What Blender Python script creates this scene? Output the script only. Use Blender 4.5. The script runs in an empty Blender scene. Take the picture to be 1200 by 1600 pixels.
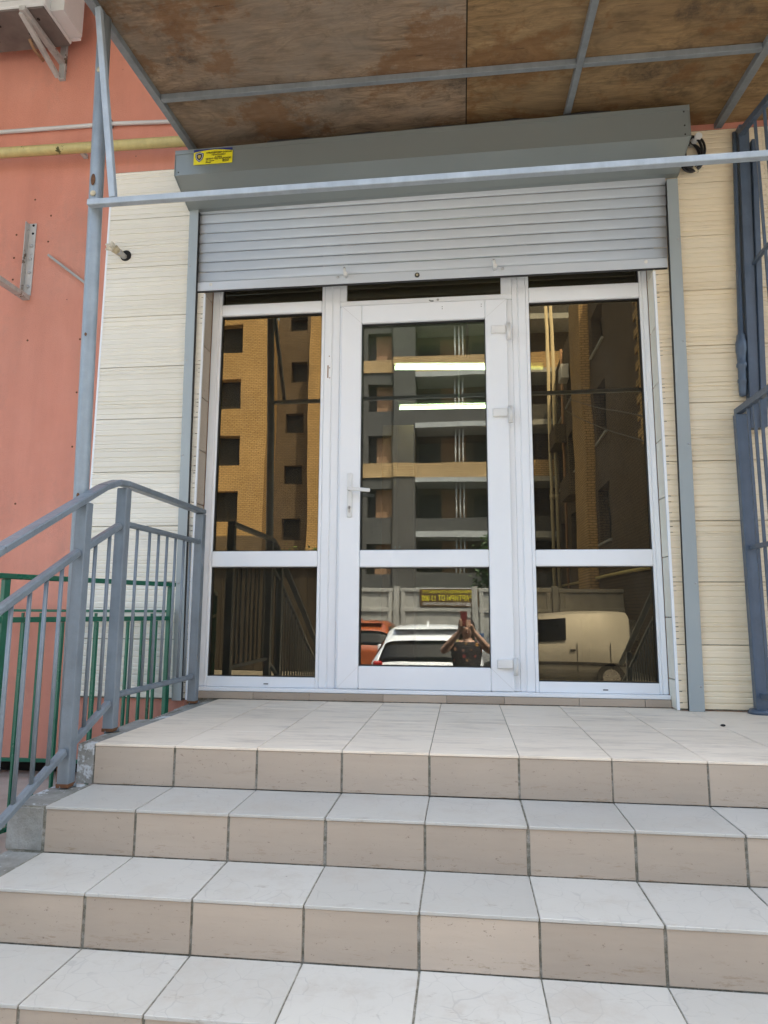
import bpy, bmesh, math, random
from mathutils import Vector, Matrix
random.seed(7)
scene = bpy.context.scene
COL = scene.collection

# ------------------------------------------------------------------ camera
def cam_axes(yaw, pitch, roll):
    cy, sy = math.cos(yaw), math.sin(yaw)
    cp, sp = math.cos(pitch), math.sin(pitch)
    f = Vector((-sy*cp, cy*cp, sp)); r = Vector((cy, sy, 0)); u = r.cross(f)
    cr, sr = math.cos(roll), math.sin(roll)
    return cr*r + sr*u, -sr*r + cr*u, f
CAM = Vector((0.0793, -3.6773, 0.4755))
r_, u_, f_ = cam_axes(math.radians(6.6545), math.radians(8.3188), math.radians(0.3007))
cd = bpy.data.cameras.new('camera')
cam = bpy.data.objects.new('camera', cd); COL.objects.link(cam)
cam.matrix_world = Matrix(((r_.x, u_.x, -f_.x, CAM.x), (r_.y, u_.y, -f_.y, CAM.y),
                           (r_.z, u_.z, -f_.z, CAM.z), (0, 0, 0, 1)))
cd.sensor_fit = 'VERTICAL'; cd.sensor_height = 32.0
cd.lens = 32.0*1057.64/1600.0
cd.clip_start = 0.02; cd.clip_end = 1000
scene.camera = cam

# ------------------------------------------------------------------ world, sun, exposure
SUN_EL, SUN_AZ = math.radians(66), math.radians(30)     # sun behind the shop building
W = bpy.data.worlds.new('World'); scene.world = W; W.use_nodes = True
wn = W.node_tree.nodes; wl = W.node_tree.links
bg = wn.get('Background') or wn.new('ShaderNodeBackground')
sky = wn.new('ShaderNodeTexSky'); sky.sky_type = 'NISHITA'; sky.sun_disc = False
sky.sun_elevation = SUN_EL; sky.sun_rotation = SUN_AZ
sky.air_density = 1.0; sky.dust_density = 6.0; sky.ozone_density = 0.6
wb = wn.new('ShaderNodeMixRGB'); wb.blend_type = 'MULTIPLY'; wb.inputs[0].default_value = 1.0; wb.inputs[2].default_value = (.985, 1.025, .965, 1)
wl.new(sky.outputs[0], wb.inputs[1]); wl.new(wb.outputs[0], bg.inputs['Color']); bg.inputs['Strength'].default_value = 0.15
S = Vector((math.sin(SUN_AZ)*math.cos(SUN_EL), math.cos(SUN_AZ)*math.cos(SUN_EL), math.sin(SUN_EL)))
sl = bpy.data.lights.new('sun', 'SUN'); sl.energy = 3.2; sl.angle = math.radians(0.6); sl.color = (1, .95, .87)
so = bpy.data.objects.new('sun', sl); COL.objects.link(so)
so.rotation_euler = (-S).to_track_quat('-Z', 'Y').to_euler(); so.location = (10, 20, 40)
scene.view_settings.view_transform = 'Standard'; scene.view_settings.look = 'None'
scene.view_settings.gamma = 1.0; scene.view_settings.use_curve_mapping = False
scene.view_settings.exposure = 2.48

# ------------------------------------------------------------------ materials
def srgb(r, g, b):
    f = lambda c: (c/255/12.92) if c <= 10.3 else ((c/255+.055)/1.055)**2.4
    return (f(r), f(g), f(b))

class NT:
    def __init__(s, name):
        s.m = bpy.data.materials.new(name); s.m.use_nodes = True
        s.t = s.m.node_tree; s.n = s.t.nodes
        s.p = s.n.get('Principled BSDF'); s.out = s.n.get('Material Output')
        tc = s.n.new('ShaderNodeTexCoord'); oi = s.n.new('ShaderNodeObjectInfo')
        mul = s.n.new('ShaderNodeMath'); mul.operation = 'MULTIPLY'; mul.inputs[1].default_value = 37.0
        s.t.links.new(oi.outputs['Random'], mul.inputs[0])
        add = s.n.new('ShaderNodeVectorMath'); add.operation = 'ADD'
        s.t.links.new(tc.outputs['Object'], add.inputs[0]); s.t.links.new(mul.outputs[0], add.inputs[1])
        s.co = add.outputs[0]; s.raw = tc.outputs['Object']; s.rnd = oi.outputs['Random']
    def link(s, a, b): s.t.links.new(a, b)
    def map(s, scale, co=None):
        m = s.n.new('ShaderNodeMapping'); m.inputs['Scale'].default_value = scale
        s.link(co or s.co, m.inputs['Vector']); return m.outputs[0]
    def noise(s, scale, detail=4, rough=.55, stretch=None, co=None, dist=0):
        n = s.n.new('ShaderNodeTexNoise'); n.inputs['Scale'].default_value = scale
        n.inputs['Detail'].default_value = detail; n.inputs['Roughness'].default_value = rough
        n.inputs['Distortion'].default_value = dist
        s.link(s.map(stretch, co) if stretch else (co or s.co), n.inputs['Vector']); return n.outputs['Fac']
    def ramp(s, fac, stops):
        r = s.n.new('ShaderNodeValToRGB'); e = r.color_ramp.elements
        while len(e) > 1: e.remove(e[-1])
        e[0].position = stops[0][0]; c = stops[0][1]
        e[0].color = (c, c, c, 1) if not isinstance(c, tuple) else (*c, 1)
        for p, c in stops[1:]:
            x = e.new(p); x.color = (c, c, c, 1) if not isinstance(c, tuple) else (*c, 1)
        s.link(fac, r.inputs[0]); return r.outputs[0]
    def mix(s, fac, a, b, mode='MIX'):
        m = s.n.new('ShaderNodeMixRGB'); m.blend_type = mode
        for i, v in zip((0, 1, 2), (fac, a, b)):
            if isinstance(v, (int, float)): m.inputs[i].default_value = v if i == 0 else (v, v, v, 1)
            elif isinstance(v, tuple): m.inputs[i].default_value = (*v, 1)
            else: s.link(v, m.inputs[i])
        return m.outputs[0]
    def math(s, op, a, b=0.0):
        m = s.n.new('ShaderNodeMath'); m.operation = op
        for i, v in enumerate((a, b)):
            if isinstance(v, (int, float)): m.inputs[i].default_value = v
            else: s.link(v, m.inputs[i])
        return m.outputs[0]
    def xyz(s, co=None):
        x = s.n.new('ShaderNodeSeparateXYZ'); s.link(co or s.raw, x.inputs[0]); return x.outputs
    def bump(s, h, strength=.3, dist=.01, nrm=None):
        b = s.n.new('ShaderNodeBump'); b.inputs['Strength'].default_value = strength
        b.inputs['Distance'].default_value = dist; s.link(h, b.inputs['Height'])
        if nrm is not None: s.link(nrm, b.inputs['Normal'])
        s.link(b.outputs[0], s.p.inputs['Normal']); return b.outputs[0]
    def fin(s, base, rough=.5, metal=0, spec=.5, coat=0):
        for k, v in (('Base Color', base), ('Roughness', rough), ('Metallic', metal), ('Specular IOR Level', spec), ('Coat Weight', coat)):
            if isinstance(v, (int, float)): s.p.inputs[k].default_value = v
            elif isinstance(v, tuple): s.p.inputs[k].default_value = (*v, 1)
            else: s.link(v, s.p.inputs[k])
        return s.m

M = {}
def plain(name, c, rough=.5, metal=0, var=.12, vscale=6, bs=.15, bscale=60, bd=.002, coat=0, spec=.5, objvar=.08, rvar=.05):
    t = NT(name)
    n1 = t.noise(vscale, 5, .6)
    f = t.ramp(n1, [(.25, 1-var), (.75, 1+var)])
    col = t.mix(1.0, c, f, 'MULTIPLY')
    rv = t.ramp(t.rnd, [(0, 1-objvar), (1, 1+objvar)])
    col = t.mix(1.0, col, rv, 'MULTIPLY')
    if bs: t.bump(t.noise(bscale, 3), bs, bd)
    rr = t.ramp(t.noise(vscale*2.3, 3), [(.3, max(0, rough-rvar)), (.7, min(1, rough+rvar))])
    M[name] = t.fin(col, rr, metal, spec, coat); return M[name]

def painted(name, c, rough=.38, rust=.68, rustc=(.10, .045, .02), lump=.5):
    """brush-painted steel: uneven film, runs, some rust chips"""
    t = NT(name)
    f = t.ramp(t.noise(9, 5, .65), [(.25, .82), (.75, 1.15)])
    streak = t.ramp(t.noise(30, 3, .6, (1, 1, .06)), [(.3, .9), (.7, 1.07)])
    col = t.mix(1.0, t.mix(1.0, c, f, 'MULTIPLY'), streak, 'MULTIPLY')
    n = t.noise(7.5, 6, .7)
    m = t.ramp(n, [(rust, 0.0), (rust+.025, 1.0)])
    col = t.mix(m, col, rustc)
    h = t.math('ADD', t.noise(45, 4, .6), t.math('MULTIPLY', t.noise(160, 2), .5))
    t.bump(h, lump, .003)
    M[name] = t.fin(col, t.ramp(n, [(.3, rough-.08), (rust, rough+.1), (rust+.03, .9)])); return M[name]

plain('pvc', (.85, .875, .90), .22, var=.025, vscale=3, bs=.04, bscale=30, objvar=.0)
plain('seal', (.02, .02, .02), .6)
plain('dark', (.008, .008, .008), .8, bs=0)
plain('shutter_metal', (.57, .615, .665), .30, 0.0, var=.02, vscale=4, bs=.02, bscale=10, objvar=.02, rvar=.02)
plain('box_metal', (.265, .295, .288), .30, .35, var=.03, vscale=2, bs=.03, bscale=3, objvar=.0, rvar=.01)
plain('guide_metal', (.36, .405, .415), .36, .1, var=.03, vscale=3, bs=.03, bscale=6, objvar=.0, rvar=.01)
plain('screw', (.45, .46, .47), .35, .8)
painted('rail_paint', (.175, .205, .232), .36, .79)
painted('post_paint', (.27, .315, .345), .38, .76)
painted('truss_paint', (.36, .405, .44), .40, .74)
painted('canopy_steel', (.205, .225, .235), .45, .74)
painted('grille_paint', (.075, .105, .15), .36, .80)
painted('green_paint', (.010, .125, .07), .32, .84)
painted('yellow_paint', (.53, .45, .19), .4, .66, (.09, .085, .03))
painted('bracket_zinc', (.46, .45, .43), .42, .60, (.14, .10, .07))
plain('conduit_plastic', (.58, .58, .58), .45)
plain('foam', (.46, .40, .27), .9, var=.25, vscale=20, bs=.8, bscale=60, bd=.01)
plain('black_rubber', (.012, .012, .013), .45)
plain('white_plastic', (.74, .74, .72), .35)
plain('ac_white', (.68, .68, .67), .38, var=.06)
plain('skin', (.50, .29, .20), .5, var=.06, vscale=12, bs=.05)
plain('hair', (.03, .016, .010), .45, var=.3, vscale=40)
plain('phone_red', (.16, .03, .03), .25)
plain('tyre', (.015, .015, .016), .8)
plain('rim', (.4, .4, .42), .3, .8)
plain('car_white', (.72, .74, .76), .18, var=.02, bs=0, coat=.6)
plain('van_white_shaded', (.19, .19, .185), .5, var=.06, bs=0, coat=0)  # white paint darkened to grey, standing in for shade on the van
plain('car_orange', (.27, .065, .02), .2, var=.02, bs=0, coat=.6)
plain('car_blue', (.03, .07, .16), .2, var=.02, bs=0, coat=.6)
plain('car_glass', (.012, .014, .017), .03, var=.02, bs=0)
plain('tail_light', (.35, .01, .01), .15)
plain('head_light', (.6, .62, .64), .1)
plain('bark', (.07, .05, .035), .9, bs=.8, bscale=20, bd=.02)
plain('shed_wood', (.030, .024, .018), .85, var=.3, vscale=4, objvar=.25)
plain('pan_dirty', (.15, .125, .112), .6, var=.35, vscale=7)
plain('rust', (.13, .055, .022), .9, var=.4, vscale=60, bs=.6)
plain('foam_white', (.62, .58, .47), .9, var=.3, vscale=40, bs=.8, bd=.008)
plain('slab_grey', (.36, .37, .36), .85, var=.2)
plain('fence_concrete', (.33, .32, .29), .85, var=.2, vscale=3, bs=.4, bscale=30, bd=.01)
plain('interior_wall', (.42, .39, .34), .8)
plain('interior_wood', (.30, .15, .07), .5, var=.2)
plain('interior_floor', (.20, .16, .12), .5)
plain('window_void', (.012, .011, .010), .6)
plain('tan_panel', (.30, .17, .09), .8)
plain('pole_white', (.5, .5, .47), .6)
plain('gravel_grey', (.3, .3, .3), .9)

def leaf_mat():
    t = NT('leaf')
    c = t.ramp(t.rnd, [(0, (.035, .075, .015)), (1, (.06, .11, .02))])
    f = t.ramp(t.noise(1.3, 3), [(.3, .6), (.7, 1.4)])
    M['leaf'] = t.fin(t.mix(1.0, c, f, 'MULTIPLY'), .55)
leaf_mat()

def stucco():
    t = NT('pink_stucco')
    big = t.noise(.9, 5, .6)
    c = t.ramp(big, [(.25, (.60, .238, .168)), (.5, (.665, .285, .207)), (.75, (.71, .335, .252))])
    streak = t.ramp(t.noise(2.6, 5, .65, (1, 1, .13)), [(.3, .86), (.7, 1.08)])
    c = t.mix(1.0, c, streak, 'MULTIPLY')
    st = t.ramp(t.noise(2.3, 7, .78, (1, 1, .7)), [(.52, 0.0), (.75, .55)])
    c = t.mix(st, c, (.42, .24, .19))
    # scattered dark specks
    v = t.n.new('ShaderNodeTexVoronoi'); v.inputs['Scale'].default_value = 9
    t.link(t.co, v.inputs['Vector'])
    sp = t.ramp(v.outputs['Distance'], [(.025, 1.0), (.05, 0.0)])
    sp = t.math('MULTIPLY', sp, t.ramp(t.noise(4, 2), [(.55, 0.0), (.6, .8)]))
    c = t.mix(sp, c, (.10, .06, .05))
    h = t.math('ADD', t.noise(140, 4, .7), t.math('MULTIPLY', t.noise(14, 4), .6))
    t.bump(h, .6, .006)
    M['pink_stucco'] = t.fin(c, .88, spec=.25)
stucco()

def clad(name, ca, cb_, dirt, chip):
    t = NT(name)
    base = t.mix(t.ramp(t.noise(1.4, 4, .6), [(.3, 0.0), (.7, 1.0)]), ca, cb_)
    s = t.ramp(t.noise(26, 3, .6, (.012, 1, 1)), [(.25, .94), (.75, 1.05)])
    c = t.mix(1.0, base, s, 'MULTIPLY')
    rv = t.ramp(t.rnd, [(0, .95), (1, 1.04)]); c = t.mix(1.0, c, rv, 'MULTIPLY')
    d = t.ramp(t.noise(45, 4, .7, (.03, 1, 1)), [(.60, 0.0), (.72, dirt)])
    d = t.math('MULTIPLY', d, t.ramp(t.noise(3.5, 4, .6), [(.4, .2), (.65, 1)]))
    c = t.mix(d, c, (.36, .265, .15))
    ch = t.ramp(t.noise(17, 5, .8, (.7, 1, 1)), [(chip, 0.0), (chip+.015, 1.0)])
    c = t.mix(ch, c, (.10, .085, .06))
    t.bump(t.noise(60, 3, .6, (.05, 1, 1)), .12, .003)
    M[name] = t.fin(c, .42, spec=.4)
clad('ribbed_tile', (.785, .745, .63), (.82, .79, .70), .22, .80)
clad('ribbed_tile_worn', (.755, .635, .445), (.80, .705, .535), .8, .752)

def riser():
    t = NT('riser_tile')
    c = t.mix(t.noise(3, 4, .6), (.40, .325, .255), (.465, .385, .305))
    rv = t.ramp(t.rnd, [(0, .87), (.85, 1.03), (1, 1.14)]); c = t.mix(1.0, c, rv, 'MULTIPLY')
    str_ = t.ramp(t.noise(40, 4, .6, (.12, 1, 1)), [(.3, .97), (.7, 1.03)]); c = t.mix(1.0, c, str_, 'MULTIPLY')
    pit = t.ramp(t.noise(95, 4, .8, (.5, 1, 1)), [(.635, 0.0), (.69, .85)])
    c = t.mix(pit, c, (.17, .125, .10))
    scr = t.ramp(t.noise(30, 5, .8, (.11, 1, 1.6)), [(.66, 0.0), (.70, .9)])
    z = t.xyz()[2]
    band = t.ramp(t.math('ADD', z, .065), [(.004, .9), (.03, .55), (.07, .1)])
    brown = t.math('MULTIPLY', band, t.ramp(t.noise(46, 6, .85, (.22, 1, 1.5)), [(.56, 0.0), (.66, .9)]))
    c = t.mix(t.math('MULTIPLY', scr, .45), c, (.19, .15, .12))
    c = t.mix(brown, c, (.22, .145, .075))
    t.bump(t.math('ADD', t.noise(120, 4, .7), t.math('MULTIPLY', pit, -1.5)), .12, .002)
    M['riser_tile'] = t.fin(c, .42, spec=.4)
riser()

def tread():
    t = NT('tread_tile')
    c = t.mix(t.noise(2.6, 4, .6), (.44, .425, .385), (.515, .50, .46))
    rv = t.ramp(t.rnd, [(0, .90), (1, 1.06)]); c = t.mix(1.0, c, rv, 'MULTIPLY')
    # embossed fan of broken stone: cells, warped
    nz = t.n.new('ShaderNodeTexNoise'); nz.inputs['Scale'].default_value = 7; nz.inputs['Detail'].default_value = 2
    t.link(t.co, nz.inputs['Vector'])
    vm = t.n.new('ShaderNodeVectorMath'); vm.operation = 'SCALE'; vm.inputs[3].default_value = .09
    t.link(nz.outputs['Color'], vm.inputs[0])
    va = t.n.new('ShaderNodeVectorMath'); va.operation = 'ADD'; t.link(t.co, va.inputs[0]); t.link(vm.outputs[0], va.inputs[1])
    v = t.n.new('ShaderNodeTexVoronoi'); v.feature = 'DISTANCE_TO_EDGE'; v.inputs['Scale'].default_value = 15
    t.link(va.outputs[0], v.inputs['Vector'])
    g = t.ramp(v.outputs['Distance'], [(.006, 1.0), (.026, 0.0)])
    brk = t.ramp(t.noise(9, 4, .7), [(.42, 0.0), (.58, 1.0)])
    g2 = t.math('MULTIPLY', g, brk)
    c = t.mix(t.math('MULTIPLY', g2, .42), c, (.30, .29, .28))
    sm = t.ramp(t.noise(6, 6, .75), [(.50, 0.0), (.70, .6)]); c = t.mix(sm, c, (.40, .36, .31))
    dirt = t.ramp(t.noise(21, 5, .8, (.4, 1, 1)), [(.63, 0.0), (.72, .65)]); c = t.mix(dirt, c, (.26, .22, .18))
    sp = t.ramp(t.noise(48, 3, .7), [(.755, 0.0), (.775, .9)]); c = t.mix(sp, c, (.12, .10, .08))
    t.bump(t.math('ADD', t.math('MULTIPLY', g, -.6), t.math('MULTIPLY', t.noise(60, 3), .3)), .18, .002)
    M['tread_tile'] = t.fin(c, .36, spec=.45)
tread()

def landing():
    t = NT('landing_tile')
    c = t.mix(t.noise(2.6, 4, .6), (.76, .655, .525), (.82, .725, .60))
    rv = t.ramp(t.rnd, [(0, .95), (1, 1.05)]); c = t.mix(1.0, c, rv, 'MULTIPLY')
    st = t.ramp(t.noise(11, 5, .75, (.25, 1, 1)), [(.50, 0.0), (.70, .5)]); c = t.mix(st, c, (.40, .33, .27))
    sc = t.ramp(t.noise(28, 5, .8, (.12, 1, 1)), [(.66, 0.0), (.71, .6)]); c = t.mix(sc, c, (.26, .21, .17))
    lt = t.ramp(t.noise(19, 5, .8, (.2, 1, 1)), [(.66, 0.0), (.72, .5)]); c = t.mix(lt, c, (.72, .68, .62))
    t.bump(t.noise(70, 4, .7), .12, .002)
    M['landing_tile'] = t.fin(c, .55, spec=.2)
landing()

def grout():
    t = NT('grout')
    c = t.ramp(t.noise(30, 6, .8), [(.3, (.09, .085, .06)), (.48, (.22, .21, .17)), (.66, (.44, .42, .38))])
    t.bump(t.noise(140, 4, .8), .8, .006)
    M['grout'] = t.fin(c, .95, spec=.2)
grout()

def cement():
    t = NT('old_cement')
    c = t.ramp(t.noise(6, 6, .75), [(.25, (.17, .165, .14)), (.5, (.30, .295, .27)), (.72, (.42, .42, .40))])
    pt = t.ramp(t.noise(5, 5, .8, (1, 1, 1)), [(.56, 0.0), (.60, 1.0)])
    c = t.mix(pt, c, (.62, .65, .67))
    t.bump(t.noise(45, 6, .8), .8, .012)
    M['old_cement'] = t.fin(c, .9, spec=.2)
cement()

def ply(name, cols, greyc, greyamt, swirl, seed):
    t = NT(name)
    off = t.n.new('ShaderNodeVectorMath'); off.operation = 'ADD'; off.inputs[1].default_value = (seed, seed*.7, 0)
    t.link(t.raw, off.inputs[0]); t.co = off.outputs[0]
    # rotary-cut figure: contour bands of a warped field
    fld = t.noise(1.35, 4, .55, (.55, 1.5, 1), dist=swirl)
    ring = t.ramp(t.math('FRACT', t.math('MULTIPLY', fld, 15)), [(0, .62), (.18, 1.02), (.6, 1.10), (.9, .85), (1, .62)])
    ring2 = t.ramp(t.math('FRACT', t.math('MULTIPLY', fld, 47)), [(0, .82), (.5, 1.08), (1, .82)])
    w = t.noise(2.4, 9, .72, (.75, 2.2, 1), dist=1.2)
    c = t.ramp(w, [(.28, cols[0]), (.45, cols[1]), (.58, cols[2]), (.74, cols[3])])
    c = t.mix(.6, c, t.mix(1.0, c, ring, 'MULTIPLY')); c = t.mix(.6, c, t.mix(1.0, c, ring2, 'MULTIPLY'))
    fib = t.ramp(t.noise(55, 5, .8, (.10, 1.5, 1)), [(.3, .72), (.7, 1.2)]); c = t.mix(1.0, c, fib, 'MULTIPLY')
    g = t.ramp(t.noise(1.1, 6, .7), [(.40, 0.0), (.62, greyamt)]); c = t.mix(g, c, greyc)
    blk = t.ramp(t.noise(1.9, 8, .8), [(.53, 0.0), (.66, .8)]); c = t.mix(blk, c, (.055, .042, .032))
    wet = t.ramp(t.noise(1.3, 7, .75), [(.52, 0.0), (.57, .65), (.70, .3)]); c = t.mix(wet, c, (.20, .095, .035))
    crack = t.ramp(t.noise(30, 5, .8, (.09, 2.0, 1)), [(.655, 0.0), (.69, .95)]); c = t.mix(crack, c, (.035, .024, .016))
    t.bump(t.math('ADD', w, t.noise(55, 5, .8, (.10, 1.5, 1))), .5, .004)
    M[name] = t.fin(c, .75, spec=.25)
ply('plywood_grey', ((.12, .085, .058), (.23, .158, .10), (.34, .235, .148), (.43, .30, .195)), (.27, .225, .175), .75, 1.4, 3.0)
ply('plywood_gold', ((.15, .090, .042), (.25, .155, .072), (.33, .21, .098), (.41, .275, .14)), (.25, .185, .11), .35, .5, 9.0)

def brick(name, c1, c2, mortar, scale=1.0):
    t = NT(name)
    b = t.n.new('ShaderNodeTexBrick'); x = t.xyz(t.raw)
    cb = t.n.new('ShaderNodeCombineXYZ')
    t.link(t.math('ADD', x[0], x[1]), cb.inputs[0]); t.link(x[2], cb.inputs[1])
    t.link(cb.outputs[0], b.inputs['Vector'])
    b.inputs['Scale'].default_value = scale
    b.inputs['Brick Width'].default_value = .26; b.inputs['Row Height'].default_value = .098
    b.inputs['Mortar Size'].default_value = .012; b.inputs['Mortar Smooth'].default_value = .1
    b.inputs['Color1'].default_value = (*c1, 1); b.inputs['Color2'].default_value = (*c2, 1); b.inputs['Mortar'].default_value = (*mortar, 1)
    f = t.ramp(t.noise(.5, 5, .65), [(.3, .82), (.7, 1.15)])
    t.bump(b.outputs['Fac'], -.4, .01)
    M[name] = t.fin(t.mix(1.0, b.outputs['Color'], f, 'MULTIPLY'), .85, spec=.2)
brick('yellow_brick', (.45, .30, .145), (.53, .37, .19), (.20, .14, .07))
brick('grey_brick', (.080, .080, .076), (.10, .10, .093), (.07, .065, .06))
brick('brown_brick', (.135, .105, .075), (.165, .13, .095), (.07, .055, .045))

def ground_mats():
    t = NT('yard_concrete')
    c = t.ramp(t.noise(.7, 6, .7), [(.3, (.115, .112, .105)), (.7, (.165, .16, .152))])
    t.bump(t.noise(120, 3, .7), .5, .006); M['yard_concrete'] = t.fin(c, .9)
    t = NT('paving')
    c = t.ramp(t.noise(2.2, 6, .7), [(.3, (.36, .27, .22)), (.7, (.50, .40, .34))])
    t.bump(t.noise(60, 5, .7), .5, .006); M['paving'] = t.fin(c, .85)
ground_mats()

def glass(name, tint, refl, fac, wav=.00035):
    t = NT(name); t.n.remove(t.p)
    tr = t.n.new('ShaderNodeBsdfTransparent'); tr.inputs[0].default_value = (*tint, 1)
    gl = t.n.new('ShaderNodeBsdfGlossy'); gl.inputs['Color'].default_value = (*refl, 1); gl.inputs['Roughness'].default_value = 0.0
    b = t.n.new('ShaderNodeBump'); b.inputs['Strength'].default_value = 1.0; b.inputs['Distance'].default_value = wav
    t.link(t.noise(3.0, 1, .4), b.inputs['Height']); t.link(b.outputs[0], gl.inputs['Normal'])
    mx = t.n.new('ShaderNodeMixShader'); df = t.n.new('ShaderNodeBsdfDiffuse'); df.inputs[0].default_value = (.55, .52, .45, 1)
    m2 = t.n.new('ShaderNodeMixShader')
    dust_haze = t.ramp(t.noise(5, 6, .75, (1, 1, .35)), [(.3, .010), (.55, .022), (.75, .055)]); t.link(dust_haze, m2.inputs[0])  # streaky diffuse haze mixed in to lift the dark of the panes
    fr = t.n.new('ShaderNodeFresnel'); fr.inputs['IOR'].default_value = 1.5
    f2 = t.math('ADD', t.math('MULTIPLY', fr.outputs[0], 1.0), fac)
    t.link(f2, mx.inputs[0]); t.link(tr.outputs[0], mx.inputs[1]); t.link(gl.outputs[0], mx.inputs[2])
    t.link(mx.outputs[0], m2.inputs[1]); t.link(df.outputs[0], m2.inputs[2]); t.link(m2.outputs[0], t.out.inputs[0]); M[name] = t.m
glass('brown_glass', (.17, .15, .085), (.86, .72, .46), .125)
glass('clear_glass', (.53, .545, .49), (.93, .94, .92), .10)

def emit(name, c, s):
    t = NT(name)
    t.p.inputs['Emission Color'].default_value = (*c, 1); t.p.inputs['Emission Strength'].default_value = s
    M[name] = t.fin((.8, .8, .8), .4)
emit('tube_light', (.72, 1.0, .60), 5.0)

def flat(name, c, rough=.45): 
    t = NT(name); M[name] = t.fin(c, rough)
flat('sticker_yellow', (.80, .70, .02)); flat('sticker_blue', (.02, .035, .19)); flat('print_black', (.02, .02, .025))
flat('emblem_gold', (.5, .38, .08)); flat('emblem_white', (.6, .62, .66))
flat('banner_brown', (.075, .038, .012)); flat('banner_yellow', (.70, .62, .03)); flat('banner_white', (.65, .65, .62))

def dress_mat():
    t = NT('floral_dress')
    v = t.n.new('ShaderNodeTexVoronoi'); v.inputs['Scale'].default_value = 16; t.link(t.co, v.inputs['Vector'])
    m = t.ramp(v.outputs['Distance'], [(.30, 1.0), (.36, 0.0)])
    sel = t.xyz(v.outputs['Color'])[0]
    col = t.ramp(sel, [(0, (.5, .07, .08)), (.35, (.55, .33, .04)), (.7, (.45, .20, .22)), (1, (.5, .42, .1))])
    x = t.xyz()[0]
    side = t.ramp(t.math('ABSOLUTE', x), [(.09, 0.0), (.13, 1.0)])
    fac = t.math('MULTIPLY', m, t.math('ADD', t.math('MULTIPLY', side, .6), .4))
    M['floral_dress'] = t.fin(t.mix(fac, (.025, .02, .022), col), .8)
dress_mat()

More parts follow.
